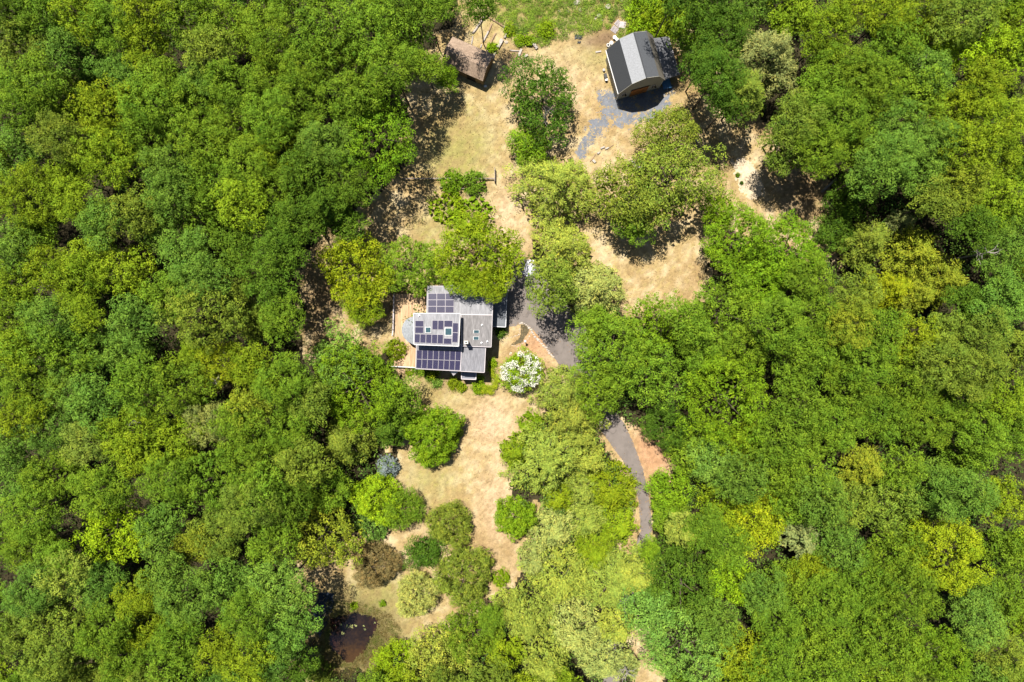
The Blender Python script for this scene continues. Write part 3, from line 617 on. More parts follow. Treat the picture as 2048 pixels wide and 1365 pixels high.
# ---- fill what is left of the closed forest, and the rim just outside the picture
rnd = random.Random(5)
NOFILL = [[(600, 470), (690, 470), (680, 700), (600, 700)], [(1620, 320), (1700, 330), (1740, 420), (1720, 560), (1640, 470), (1600, 420)], [(1900, 400), (1960, 480), (1950, 590), (1900, 470)]]
def opn(px, py, m=0):
    a = np.array([px]); b = np.array([py])
    for p in OPEN + NOFILL:
        for dx, dy in ((0, 0), (m, 0), (-m, 0), (0, m), (0, -m)):
            if inpoly(a + dx, b + dy, p)[0]: return True
    return False
nfill = 0
for rr in (50, 42, 34, 27):
    for _ in range(3600):
        px, py = rnd.uniform(-40, 2088), rnd.uniform(-45, 1405)
        if opn(px, py, rr * .75): continue
        if 1180 < px < 1320 and 820 < py < 1120: continue
        if any(math.hypot(px - a[1], py - a[2]) < (a[3] + rr) * .66 for a in ALL): continue
        if len(ALL) > 425: break
        c = rnd.choice('ggbgoy' if px < 1024 else 'ggbyog'); 
        if py > 1000 and 1000 < px < 1300: c = rnd.choice('lpy')
        tree(px, py, rr, c, 'pine' if c in 'lp' else 'oak', h=13.5 + rr * .04 + rnd.uniform(-3.5, 3)); nfill += 1
print('trees', len(ALL), 'fill', nfill)

# ---- labels for forest crowns: look, neighbour and place relative to a landmark
LM = [('house', 905, 660), ('barn', 1285, 125), ('shed', 935, 115), ('pond', 700, 1265), ('blue spruce', 771, 938), ('sandy patch', 1495, 355), ('driveway end', 1282, 1100),
      ('vivid lime crown', 215, 1072), ('golden oak', 1905, 1112), ('golden conifers', 1850, 550)]
ONES = 'zero one two three four five six seven eight nine ten eleven twelve thirteen fourteen fifteen sixteen seventeen eighteen nineteen'.split()
TENS = 'twenty thirty forty fifty sixty seventy eighty ninety'.split()
def words(n): return ONES[n] if n < 20 else TENS[n // 10 - 2] + ('-' + ONES[n % 10] if n % 10 else '') if n < 100 else 'a hundred'
used = set()
for i, (o, px, py, r, c, kind, label, cat, group) in enumerate(ALL):
    if label: used.add(label); continue
    lm = min(LM, key=lambda q: math.hypot(px - q[1], py - q[2])); dx, dy = px - lm[1], py - lm[2]
    size = 'big' if r > 58 else 'medium' if r > 44 else 'small'
    nbs = sorted((a for a in ALL if a[0] is not o and a[4] != c and math.hypot(px - a[1], py - a[2]) > 12), key=lambda a: math.hypot(px - a[1], py - a[2]))
    ax, ay = abs(round(dx / 10)), abs(round(dy / 10))
    side = f"{words(ax)} metres {'right' if dx > 0 else 'left'}" if ax > 0 else ''
    ver = f"{words(ay)} {'below' if dy > 0 else 'above'}" if ay > 0 else ''
    pos = ' and '.join(x for x in (side, ver) if x) + ('' if ver else ' of')
    k = 'pine' if kind == 'pine' else 'oak'
    for nb in nbs:
        lb = f"{size} {CN[c]} {k} {pos} the {lm[0]}, by {CN[nb[4]]} crown"
        if len(lb.split()) > 16: lb = f"{size} {CN[c]} {k} {pos} the {lm[0]}"
        if lb not in used: break
    o['label'] = lb; used.add(lb)
    o['group'] = 'trees of the left wood' if px < 900 else 'trees of the right wood'

# ------------------------------------------------------------------ loose foliage masses (stuff)
def scatter_puffs(name, pts, z, rad, cols, per, size, label, jit=.6, wid=.6, flat=.8, up=.35):
    """pts in photo px; one joined object of leaf clumps"""
    global rng; rng = np.random.default_rng(len(pts))
    pc = np.stack([(pts[:, 0] - 1024) * .1, (682.5 - pts[:, 1]) * .1, z], 1)
    n = np.maximum(3, (per * (rad / .5) ** 2).astype(int)); idx = np.repeat(np.arange(len(pc)), n); N = len(idx)
    d = rng.normal(size=(N, 3)); d[:, 2] = np.abs(d[:, 2]); d /= np.linalg.norm(d, axis=1, keepdims=True)
    c = pc[idx] + d * (rad[idx] * (1 - .5 * rng.random(N) ** 2))[:, None] * np.array([1, 1, flat])
    nn = d + rng.normal(size=(N, 3)) * jit; nn[:, 2] += up
    v, q = leaf_quads(c, nn, size * (.7 + .6 * rng.random(N)), wid)
    t = np.repeat(tints(N, rng.normal(size=len(pc))[idx], .25), 4, axis=0); cc = np.repeat(cols[idx], 4, axis=0)
    o = link(name, quick_mesh(name, v, q, M_leafv, tint=t, col=cc)); tag(o, label, kind='stuff'); return o

# forest undergrowth: dim greenery seen through the gaps of the canopy
r0 = np.random.default_rng(3)
u = r0.uniform((-60, -60), (2108, 1425), (15000, 2)); op = in_open(u[:, 0], u[:, 1]) | in_road(u[:, 0], u[:, 1]); u = u[~op]
dens = fbm(u[:, 0] / 70, u[:, 1] / 70, 9); u = u[dens > .28]
cu = np.array([[.050, .100, .014]]) * r0.uniform(.7, 1.5, (len(u), 1)) * np.array([[1, 1, 1]]) + r0.uniform(0, .02, (len(u), 1)) * np.array([[1, .6, .1]])
scatter_puffs('undergrowth', u, r0.uniform(.2, 5, len(u)), r0.uniform(.6, 1.5, len(u)), cu, 4.5, .42, 'dim green undergrowth on the forest floor')

def pick(n, polys, thr=None, seed=1, sc=30):
    r = np.random.default_rng(seed); out = []
    xs = [p[0] for q in polys for p in q]; ys = [p[1] for q in polys for p in q]
    p = r.uniform((min(xs), min(ys)), (max(xs), max(ys)), (n, 2)); k = np.zeros(n, bool)
    for q in polys: k |= inpoly(p[:, 0], p[:, 1], q)
    p = p[k]
    if thr is not None: p = p[fbm(p[:, 0] / sc, p[:, 1] / sc, seed) > thr]
    return p
# overgrown meadow at the top
MEADOW = [[(950, -40), (1330, -40), (1310, 70), (1270, 62), (1235, 30), (1215, 60), (1190, 62), (1150, 78), (1110, 82), (1090, 96), (1030, 92), (1010, 60), (985, 30)], [(1230, 60), (1260, 45), (1350, 40), (1390, 70), (1300, 70), (1240, 85)]]
p = pick(4600, MEADOW, .31, 17, 18); n = len(p); k = fbm(p[:, 0] / 22, p[:, 1] / 22, 77)[:, None]
cm = np.array([[.115, .165, .016]]) * k * 2 + np.array([[.06, .11, .015]]) * (1 - k) * 1.2
scatter_puffs('meadow_weeds', p, r0.uniform(0, .35, n), r0.uniform(.25, .75, n), cm, 26, .17, 'bright green weeds and brambles of the overgrown meadow')
# weeds along lawn edges and beds
EDGE = [[(1040, 250), (1060, 250), (1062, 330), (1030, 470), (1020, 330)], [(870, 390), (1000, 400), (1030, 480), (880, 470)], [(600, 560), (625, 560), (625, 690), (600, 700)],
        [(985, 655), (1030, 655), (1030, 664), (985, 668)], [(1160, 60), (1230, 20), (1230, 60), (1180, 75)]]
p = pick(3000, EDGE, .5, 23, 14); n = len(p)
scatter_puffs('weeds', p, r0.uniform(0, .2, n), r0.uniform(.2, .55, n), np.tile([[.12, .17, .02]], (n, 1)) * r0.uniform(.7, 1.2, (n, 1)), 18, .16, 'green weeds creeping in along the lawn edges')
# marsh plants round the pond
PM = [[(600, 1290), (640, 1270), (655, 1200), (720, 1205), (780, 1225), (810, 1270), (790, 1310), (740, 1350), (690, 1365), (620, 1375)]]
p = pick(6500, PM, .27, 29, 12); p = p[~inpoly(p[:, 0], p[:, 1], POND)]; n = len(p); k = fbm(p[:, 0] / 16, p[:, 1] / 16, 7)[:, None]
k = np.clip((k - .35) * 3, 0, 1)
cm = np.array([[.105, .078, .022]]) * (1 - k) + np.array([[.085, .115, .018]]) * k
scatter_puffs('marsh_plants', p, r0.uniform(0, .25, n), r0.uniform(.2, .5, n), cm, 16, .17, 'brownish and olive marsh plants round the pond', wid=.35)
p = np.array([(600 + x / 6.2 + r0.normal() * s, 1130 + y / 6.2 + r0.normal() * s) for x, y, m, s in [(590, 760, 14, 1.3), (640, 760, 16, 1.6), (690, 755, 8, 1.0), (515, 750, 6, 1.2), (535, 840, 8, 1.5), (790, 760, 5, 1.5), (805, 800, 4, .8), (920, 725, 3, 1), (430, 745, 3, 1), (540, 860, 6, 1.0)] for _ in range(m)])
scatter_puffs('water_lilies', p, np.full(len(p), .02), np.full(len(p), .16), np.tile([[.30, .33, .12]], (len(p), 1)), 30, .14, 'pale lily leaves floating on the pond', flat=.12, up=2)
# dry grass tufts over the whole lawn
p = pick(60000, OPEN, .38, 37, 9)
bad = in_road(p[:, 0], p[:, 1]) | inpoly(p[:, 0], p[:, 1], POND) | inpoly(p[:, 0], p[:, 1], SAND) | inpoly(p[:, 0], p[:, 1], GR1) | inpoly(p[:, 0], p[:, 1], GR2) | inpoly(p[:, 0], p[:, 1], [(828, 565), (1016, 565), (1016, 760), (785, 760), (785, 600)])
p = p[~bad]; N = len(p); rng = np.random.default_rng(55)
lc = lawn_col(p[:, 0], p[:, 1]) * r0.uniform(.38, .95, (N, 1)) ** 1
c = np.stack([(p[:, 0] - 1024) * .1, (682.5 - p[:, 1]) * .1, r0.uniform(.03, .1, N)], 1)
v, q = leaf_quads(c, rng.normal(size=(N, 3)) * .6 + np.array([0, 0, .9]), r0.uniform(.18, .5, N), .3)
o = link('dry_grass', quick_mesh('dry_grass', v, q, M_leafv, tint=np.ones((4 * N, 3)), col=np.repeat(lc, 4, axis=0))); tag(o, 'tufts of dry straw grass over the lawn', kind='stuff')

p = pick(26000, [[(1000, 500), (1330, 500), (1330, 1150), (1000, 1150)]], None, 61); e_ = in_road(p[:, 0], p[:, 1]); ins = np.ones(len(p), bool)
for dx, dy in ((5, 0), (-5, 0), (0, 5), (0, -5)): ins &= inpoly(p[:, 0] + dx, p[:, 1] + dy, ROAD)
rnd_ = np.random.default_rng(4).random(len(p)); p = p[(e_ & ~ins & (rnd_ < .75)) | (ins & (rnd_ < .05) & (fbm(p[:, 0] / 12, p[:, 1] / 12, 2) > .5))]; N = len(p); rng = np.random.default_rng(58)
c = np.stack([(p[:, 0] - 1024) * .1, (682.5 - p[:, 1]) * .1, np.full(N, .03)], 1); v, q = leaf_quads(c, rng.normal(size=(N, 3)) * .25 + np.array([0, 0, 1.]), r0.uniform(.1, .3, N), .6)
o = link('leaf_debris', quick_mesh('leaf_debris', v, q, M_leafv, tint=np.ones((4 * N, 3)), col=np.repeat(np.array([[.20, .13, .07]]) * r0.uniform(.5, 1.4, (N, 1)), 4, axis=0))); tag(o, 'dry leaves and grit blown along the driveway edges', kind='stuff')
# ------------------------------------------------------------------ low shrubs one can tell apart
SH = [(859, 752, 13, 'g', 1.3, 'grey-green shrub below the left end of the solar lawn-side roof'), (874, 766, 11, 'k', 1.2, 'small jade shrub on the lawn side of the yellow bush'),
      (867, 744, 12, 'Y', 2.2, 'glowing golden bush against the lower solar roof edge'), (908, 768, 15, 'y', 1.5, 'yellow-green shrub below the white triangular bay roof'),
      (924, 776, 10, 'y', 1.1, 'small round shrub at the lawn edge below the porch'), (958, 776, 16, 'L', 1.6, 'lime shrub between porch and curved hedge'),
      (960, 757, 8, 'L', 1.2, 'little pale lime shrub at the right porch corner'), (985, 727, 9, 'L', 1.3, 'square-cut lime shrub beside the right house wall'),
      (840, 742, 12, 'g', 1.1, 'shrub in front of the white deck rail'), (818, 742, 10, 'y', 1.0, 'yellowish shrub under the left part of the white deck rail'),
      (1002, 664, 12, 'd', 1.3, 'dark shrub below the end of the shaded carport roof'), (1035, 70, 0, 'g', 1, ''), (1092, 60, 20, 'L', 1.5, 'rounded lime bramble mound in the meadow, widest one'),
      (1020, 60, 15, 'L', 1.4, 'lime bramble by the right end of the log garden'), (1040, 80, 14, 'L', 1.3, 'lime bramble above the fallen log pair'),
      (1060, 80, 12, 'L', 1.2, 'lime bramble left of the loose grey plank'), (985, 95, 12, 'L', 1.2, 'bright weed clump between log garden and shed'), (1310, 62, 22, 'L', 1.7, 'lime bush directly behind the barn ridge'),
      (1350, 60, 18, 'L', 1.6, 'lime bush directly behind the lean-to'), (1268, 62, 16, 'L', 1.3, 'lime bush between pallets and barn'), (1352, 232, 14, 'g', 1.0, 'low green plant at the lower gravel edge'),
      (1476, 350, 5, 'g', .5, 'small weed on the left edge of the sandy patch'), (1484, 366, 4, 'd', .4, 'smaller dark weed lower on the sandy patch'), (1008, 160, 0, 'g', 1, ''),
      (708, 1212, 8, 'L', .8, 'lime plant on the bank above the pond'), (765, 1208, 7, 'e', .8, 'green plant right of the lime plant above the pond'), (642, 655, 0, 'g', 1, ''),
      (640, 1345, 30, 'o', 2.2, 'olive shrub below the pond by the bottom edge'), (625, 1310, 20, 'n', 1.8, 'greyish shrub left below the pond'), (1222, 1090, 0, 'g', 1, '')]
for x, y, r, c, h, lb in SH:
    if r: tree(x, y, r, c, 'shrub', h, lb, cat='shrub', group='low shrubs of the garden and meadow')
# curved hedge at the right front corner of the house
p = []
for k in range(60):
    t = k / 59; a = R_(-75 + 150 * t); p.append((974 + 19 * math.cos(a) + random.uniform(-7, 5), 765 - 24 * math.sin(a) + random.uniform(-6, 6) - 4))
for k in range(26): p.append((random.uniform(965, 985), random.uniform(772, 786)))
p = np.array(p); n = len(p)
o = scatter_puffs('hedge', p, r0.uniform(.5, .9, n), r0.uniform(.4, .6, n), np.tile([[.22, .27, .012]], (n, 1)), 60, .15, None)
tag(o, 'clipped golden-lime hedge curving round the right front corner of the house', 'hedge', kind='thing')

# ------------------------------------------------------------------ white flowering tree
fx, fy = 1042, 742
o = tree(fx, fy, 42, 'L', 'maple', 6.0, 'tree covered in white blossom between house and driveway', name='flowering_tree')
x, y, _ = P(fx, fy, 4.6); rng = np.random.default_rng(9)
N = 520; a = rng.random(N) * 6.283; r = np.sqrt(rng.random(N)) * 3.95; zz = 3.1 + 2.5 * np.sqrt(np.clip(1 - (r / 4.3) ** 2, 0, 1)) + rng.normal(size=N) * .2
pc = np.stack([np.cos(a) * r, np.sin(a) * r, zz + .25], 1); pc = pc[fbm(pc[:, 0] * .9 + 30, pc[:, 1] * .9 + 30, 4, 2) > .47]; N = len(pc)
v, q, t = puff_leaves(pc, rng.uniform(.2, .5, N), 40, size=.18, wid=.9, up=.6, jit=.5, amt=.08)
M_blossom = mat('white_blossom', (.80, .79, .66), .7)
bl = link('blossom', quick_mesh('blossom', v, q, M_blossom, tint=t), o); bl['kind'] = 'stuff'

# ------------------------------------------------------------------ materials of built things
M_roof = mat('weathered_grey_shingle', (.18, .18, .20), .9, col2=(.27, .265, .285), scale=2.2, stretch=(2.6, .5, 1), bump=.25, bscale=9, scale2=1.2)
M_roofd = mat('brown_grey_shingle', (.19, .18, .18), .9, col2=(.28, .265, .265), scale=2.2, stretch=(2.6, .5, 1), bump=.25, bscale=9, scale2=1.2)
M_roofu = mat('pale_grey_shingle', (.25, .25, .265), .9, col2=(.355, .35, .365), scale=2.2, stretch=(2.6, .5, 1), bump=.25, bscale=9, scale2=1.2)
M_siding = mat('grey_cedar_siding', (.30, .26, .22), .85, noise=.2, scale=2, stretch=(1, 1, 6))
M_white = mat('white_trim', (.78, .77, .76), .6, noise=.05, scale=5)
M_pink = mat('faded_trim', (.62, .56, .57), .7, noise=.08, scale=3)
M_glass = mat('skylight_glass', (.05, .10, .12), .08, noise=.15, scale=2)
M_dark = mat('dark_opening', (.012, .012, .014), .5)
M_metal = mat('grey_metal', (.45, .46, .48), .4, metal=.6)
M_deck = mat('deck_board', (.50, .32, .17), .85, col2=(.66, .46, .28), scale=1.4, stretch=(3, .35, 1), bump=.2, scale2=.7)
M_concrete = mat('concrete', (.45, .43, .40), .9, noise=.15, scale=3)
M_stone = mat('pale_stone', (.50, .42, .33), .9, noise=.3, scale=3, bump=.4)
M_rock = mat('light_rock', (.50, .44, .38), .9, noise=.22, scale=3, bump=.5)
M_log = mat('weathered_log', (.34, .285, .24), .9, col2=(.60, .53, .47), scale=3, stretch=(1, 1, 1), bump=.4)
M_logb = mat('brown_timber', (.36, .24, .15), .9, noise=.3, scale=3, bump=.3)

def panel_mat():
    m = bpy.data.materials.new('solar_cells'); m.use_nodes = True; n = m.node_tree.nodes; l = m.node_tree.links; b = n['Principled BSDF']
    tc = n.new('ShaderNodeTexCoord'); br = n.new('ShaderNodeTexBrick'); br.offset = 0
    br.inputs['Color1'].default_value = (.011, .011, .034, 1); br.inputs['Color2'].default_value = (.017, .014, .040, 1); br.inputs['Mortar'].default_value = (.09, .085, .13, 1)
    br.inputs['Scale'].default_value = 1; br.inputs['Mortar Size'].default_value = .007; br.inputs['Brick Width'].default_value = .165; br.inputs['Row Height'].default_value = .165
    l.new(tc.outputs['Object'], br.inputs['Vector']); l.new(br.outputs['Color'], b.inputs['Base Color'])
    b.inputs['Roughness'].default_value = .2; b.inputs['Specular IOR Level'].default_value = .3; return m
M_cell = panel_mat()

# ------------------------------------------------------------------ house
hs = empty('house', P(905, 660, 0), label='grey shingled house with solar panels and a curved bay beside its deck', cat='house')
def z_ray(px, py, quad):
    """world point on the plane of a roof quad seen at the photo pixel"""
    a, b, c = (Vector(quad[i]) for i in (0, 1, 2)); nrm = (b - a).cross(c - a)
    o_ = Vector((0, 0, H)); d = Vector(P(px, py, 0)) - o_
    t = (a - o_).dot(nrm) / d.dot(nrm); return o_ + d * t
def ccw(pts):
    ar = sum(pts[i][0] * pts[(i + 1) % len(pts)][1] - pts[(i + 1) % len(pts)][0] * pts[i][1] for i in range(len(pts)))
    return pts if ar > 0 else pts[::-1]
def roof(px4, z4, name, m, thick=.22, parent=hs, trim=M_pink):
    q = [P(x, y, z) for (x, y), z in zip(px4, z4)]; b = MB(); b.prism(ccw(q), thick); o = b.build(name, m, parent)
    t = MB(); cx = sum(p[0] for p in q) / 4; cy = sum(p[1] for p in q) / 4
    for i in range(4):
        A, B = Vector(q[i]), Vector(q[(i + 1) % 4]); d = (B - A).normalized(); n_ = Vector((d.y, -d.x, 0))
        if n_.dot(Vector((A.x - cx, A.y - cy, 0))) < 0: n_ = -n_
        e = .002 * (i + 1)
        t.bar(A + n_ * (.03 + e) + Vector((0, 0, -.10 + e)), B + n_ * (.03 + e) + Vector((0, 0, -.10 + e)), .10, .27 + e)
    tr = t.build('roof_trim', trim, o)
    return q, o
def walls(px4, z4, inset, name, m, parent=hs, base=0.0):
    q = [Vector(P(x, y, z)) for (x, y), z in zip(px4, z4)]; c = sum(q, Vector()) / 4; top = []
    for p in q:
        d = Vector((p.x - c.x, p.y - c.y, 0)); f = (d.length - inset * 1.35) / d.length; top.append((c.x + d.x * f, c.y + d.y * f, p.z - .24))
    top = ccw(top); b = MB(); b.prism(top, bottom=[(x, y, base - .05) for x, y, z in top]); return b.build(name, m, parent)
def Z5(x, y): return (760 + x / 5.12, 540 + y / 5.12)

qN = [(855.3, 572.8), (986.6, 573.5), (984.3, 630.5), (853.8, 628)]
rN, oN = roof(qN, (7.4, 7.4, 7.5, 7.5), 'roof', M_roofu)
qE = [(923, 629.4), (984.3, 630.5), (982.1, 694.3), (923.1, 692.3)]
rE, oE = roof(qE, (7.497, 7.497, 6.7, 6.7), 'roof', M_roofd)
qU = [Z5(345, 447), Z5(820, 450), Z5(805, 782), Z5(350, 765)]
rU, oU = roof(qU, (9.8, 9.8, 9.75, 9.75), 'roof', M_roofu, trim=M_white)
qC = [Z5(375, 760), Z5(838, 765), Z5(821, 1035), Z5(367, 1011)]
rC, oC = roof(qC, (6.7, 6.7, 6.4, 6.4), 'roof', M_roof)
qD = [Z5(838, 786), Z5(1080, 797), Z5(1068, 1050), Z5(823, 1037)]
rD, oD = roof(qD, (6.1, 6.1, 6.7, 6.7), 'roof', M_roof)
walls(qN, (6.7, 6.7, 7.5, 7.5), .35, 'wall', M_siding); walls(qE, (7.5, 7.5, 6.7, 6.7), .35, 'wall', M_siding)
walls(qU, (9.6, 9.6, 9.9, 9.9), .35, 'wall', M_siding, base=5.9); walls(qC, (6.7, 6.7, 6.4, 6.4), .35, 'wall', M_siding); walls(qD, (6.1, 6.1, 6.7, 6.7), .35, 'wall', M_siding)
# core under the upper storey
walls([Z5(352, 455), Z5(850, 455), Z5(850, 775), Z5(356, 760)], (6.2,) * 4, .3, 'wall', M_siding)
# half-round bay: faceted half-cone roof over a faceted wall
arc = [(780 + x / 8.53, 600 + y / 8.53) for x, y in [(405, 285), (330, 308), (265, 350), (225, 410), (203, 480), (205, 560), (235, 640), (300, 715), (400, 765)]]
ap = P(832, 661, 5.2); b = MB(); rim = [P(x, y, 3.9) for x, y in arc]
M_bay = mat('pale_bay_shingle', (.23, .245, .27), .85, col2=(.36, .38, .40), scale=2.5, bump=.3, bscale=6)
bay = MB()
for i in range(len(rim) - 1):
    A, B, C_ = Vector(rim[i]), Vector(rim[i + 1]), Vector(ap)
    for k in range(6):      # shingle courses stepping up to the apex
        f0, f1 = k / 6, (k + 1) / 6; u = Vector((0, 0, .025 * 1)); 
        bay.poly([A.lerp(C_, f0) + u, B.lerp(C_, f0) + u, B.lerp(C_, f1), A.lerp(C_, f1)])
        bay.poly([A.lerp(C_, f0) - u, B.lerp(C_, f0) - u, B.lerp(C_, f0) + u, A.lerp(C_, f0) + u])
    bay.poly([A - Vector((0, 0, .2)), B - Vector((0, 0, .2)), B + Vector((0, 0, .02)), A + Vector((0, 0, .02))])
bay.poly([(x, y, z - .2) for x, y, z in rim][::-1]); bay.build('bay_roof', M_bay, hs)
cx, cy, _ = P(834, 661, 3.9); ring = [(cx + (x - cx) * .92, cy + (y - cy) * .92, 3.72) for x, y, z in rim]
b = MB(); b.prism(ccw(ring), bottom=[(x, y, 0) for x, y, z in ccw(ring)]); b.build('bay_wall', M_siding, hs)
for i in range(1, len(ring) - 2):
    A, B = Vector(ring[i]), Vector(ring[i + 1]); n_ = Vector(((B - A).y, -(B - A).x, 0)).normalized()
    if n_.dot(A - Vector((cx, cy, 0))) < 0: n_ = -n_
    m = (A + B) / 2 + n_ * .03; m.z = 2.5; L_ = (B - A).length * .6; t = (B - A).normalized()
    b = MB(); b.bar(m - t * L_ / 2, m + t * L_ / 2, .06, 1.5); b.build('window', M_glass, hs)
# solar panels
def panels(quad_px, nx, ny, plane):
    (x0, y0), (x1, y1), (x2, y2), (x3, y3) = [Z5(*p) for p in quad_px]
    def bil(u, v): return ((x0 * (1 - u) + x1 * u) * (1 - v) + (x3 * (1 - u) + x2 * u) * v, (y0 * (1 - u) + y1 * u) * (1 - v) + (y3 * (1 - u) + y2 * u) * v)
    for j in range(ny):
        for i in range(nx):
            g_ = .0; c4 = [z_ray(*bil((i + a) / nx, (j + c) / ny), plane) for a, c in ((g_, 1 - g_), (1 - g_, 1 - g_), (1 - g_, g_), (g_, g_))]
            c = sum(c4, Vector()) / 4; ex = (c4[1] - c4[0]).normalized(); ey = (c4[3] - c4[0]); ey = (ey - ex * ey.dot(ex)).normalized(); ez = ex.cross(ey)
            w_ = ((c4[1] - c4[0]).length + (c4[2] - c4[3]).length) / 2 - .035; h_ = ((c4[3] - c4[0]).length + (c4[2] - c4[1]).length) / 2 - .035
            m = MB(); m.prism([(-w_ / 2, -h_ / 2, .14), (w_ / 2, -h_ / 2, .14), (w_ / 2, h_ / 2, .14), (-w_ / 2, h_ / 2, .14)], .04, mi=0)
            f = .032; m.poly([(-w_ / 2 + f, -h_ / 2 + f, .145), (w_ / 2 - f, -h_ / 2 + f, .145), (w_ / 2 - f, h_ / 2 - f, .145), (-w_ / 2 + f, h_ / 2 - f, .145)], 1)
            me = m.mesh('solar_panel', [M_frame, M_cell]); o = link('solar_panel', me, hs)
            from mathutils import Matrix
            M4 = Matrix(((ex.x, ey.x, ez.x, c.x), (ex.y, ey.y, ez.y, c.y), (ex.z, ey.z, ez.z, c.z), (0, 0, 0, 1)))
            o.matrix_local = Matrix.Translation(-Vector(hs.location)) @ M4
M_frame = mat('panel_frame', (.46, .43, .46), .5, metal=.2)
panels([(494, 242), (761, 240), (756, 443), (491, 441)], 3, 3, rN)
panels([(378, 821), (832, 830), (821, 1031), (370, 1006)], 8, 2, rC)
panels([(361, 520), (449, 520), (446, 651), (357, 650)], 1, 2, rU)
panels([(355, 656), (650, 664), (646, 758), (351, 746)], 5, 1, rU)
panels([(652, 700), (735, 702), (733, 763), (650, 760)], 1, 1, rU)
panels([(537, 517), (655, 518), (652, 614), (533, 612)], 2, 1, rU)
panels([(658, 518), (745, 519), (743, 586), (656, 585)], 1, 1, rU)
panels([(746, 543), (804, 544), (797, 745), (738, 742)], 1, 2, rU)
# skylights
def skylight(x0, y0, x1, y1, plane):
    c4 = [z_ray(*Z5(x, y), plane) for x, y in ((x0, y1), (x1, y1), (x1, y0), (x0, y0))]; up = Vector((0, 0, .16))
    m = MB(); m.prism([tuple(p + up) for p in c4], .2); o = m.build('skylight', M_white, hs)
    c = sum(c4, Vector()) / 4; m = MB(); m.prism([tuple(c + (p - c) * .86 + Vector((0, 0, .175))) for p in c4], .012)
    m.build('pane', M_glass, o)
skylight(465, 587, 524, 646, rU); skylight(664, 594, 740, 674, rU); skylight(958, 617, 1018, 651, rE); skylight(955, 684, 1015, 720, rE)
# chimney, pipes
def pxbox(name, m, x0, y0, x1, y1, z0, z1, parent=hs, **k):
    c4 = [P(*Z5(x, y), z1) for x, y in ((x0, y1), (x1, y1), (x1, y0), (x0, y0))]; b = MB(); b.prism(c4, z1 - z0); return b.build(name, m, parent)
ch = pxbox('chimney', M_stone, 864, 729, 900, 757, 5.8, 9.7); pxbox('chimney_cap', mat('cream_cap', (.72, .68, .60), .8), 860, 727, 903, 759, 9.70, 9.86, ch)
pxbox('flue', M_dark, 872, 737, 891, 750, 9.86, 9.93, ch)
for x, y, pl in ((400, 470, rU), (1045, 565, rE), (1098, 735, rE), (1040, 748, rE)):
    c = z_ray(*Z5(x, y), pl); m = MB(); m.tube([c, c + Vector((0, 0, .5))], [.09, .09], 10); m.tube([c, c + Vector((0, 0, .03))], [.2, .2], 10); m.build('vent_pipe', M_metal if x == 1040 else M_white, hs)
# porch, triangular bay, carport roof, dormer end
qP = [Z5(835, 1050), Z5(985, 1052), Z5(982, 1122), Z5(836, 1118)]
M_slate = mat('slate_deck', (.20, .21, .25), .8, noise=.12, scale=3, stretch=(.4, 3, 1))
m = MB(); t4 = ccw([P(x, y, 3.2) for x, y in qP]); m.prism(t4, .2); po = m.build('porch_roof', M_slate, hs)
m = MB()
for i in range(4):
    A, B = Vector(t4[i]), Vector(t4[(i + 1) % 4])
    if (A.y + B.y) / 2 < -7.2 or abs(A.x - B.x) < 1: m.bar(A + Vector((0, 0, .14 + .003 * i)), B + Vector((0, 0, .14 + .003 * i)), .16, .26)
m.build('roof_trim', M_pink, po)
m = MB()
for x, y, z in t4: m.bar((x * .995, y * .995, 0), (x * .995, y * .995, 3.0), .14, .14)
m.build('porch_post', M_pink, hs)
tri = ccw([P(*Z5(x, y), z) for x, y, z in ((712, 1032, 5.2), (802, 1042, 5.2), (752, 1086, 4.4))]); m = MB(); m.prism(tri, .15); m.build('bay_roof', mat('pale_tin', (.60, .56, .57), .6), hs)
m = MB(); c = Vector([sum(p[k] for p in tri) / 3 for k in range(3)]); tt = [tuple(c + (Vector(p) - c) * .85 - Vector((0, 0, .16))) for p in tri]; m.prism(tt, bottom=[(x, y, 0) for x, y, z in tt]); m.build('bay_wall', M_siding, hs)
qG = [(987.4, 574.2), (1014.5, 573.2), (1011, 654.3), (985.6, 653)]
cp = empty('carport', P(1000, 615, 0), label='flat dark carport roof with pale metal edge joined to the right house wall', cat='carport')
roof(qG, (3.2,) * 4, 'roof', mat('dark_membrane', (.16, .17, .19), .85, noise=.2, scale=2), parent=cp, trim=M_metal)
m = MB()
for x, y in ((1012.5, 576), (1010, 652), (1011.5, 615)):
    X, Y, _ = P(x, y, 3.0); m = MB(); m.bar((X, Y, 0), (X, Y, 2.97), .14, .14); m.build('post', M_siding, cp)
pxbox('dormer_wall', M_white, 706, 150, 768, 167, 5.6, 7.15)
# windows on the house walls that look out under the eaves
for (x0, y0), (x1, y1), z in ((Z5(880, 1046), Z5(1050, 1052), 4.6), (Z5(400, 1013), Z5(560, 1021), 4.4), (Z5(620, 1024), Z5(700, 1028), 4.4)):
    A, B = Vector(P(x0, y0, z)), Vector(P(x1, y1, z)); A.y += .42; B.y += .42; m = MB(); m.bar(A, B, .08, 1.2); w_ = m.build('window', M_glass, hs)
    m = MB(); m.bar(A + Vector((0, -.01, .66)), B + Vector((0, -.01, .66)), .12, .1); m.bar(A + Vector((0, -.01, -.66)), B + Vector((0, -.01, -.66)), .12, .1); m.build('window_frame', M_white, w_)

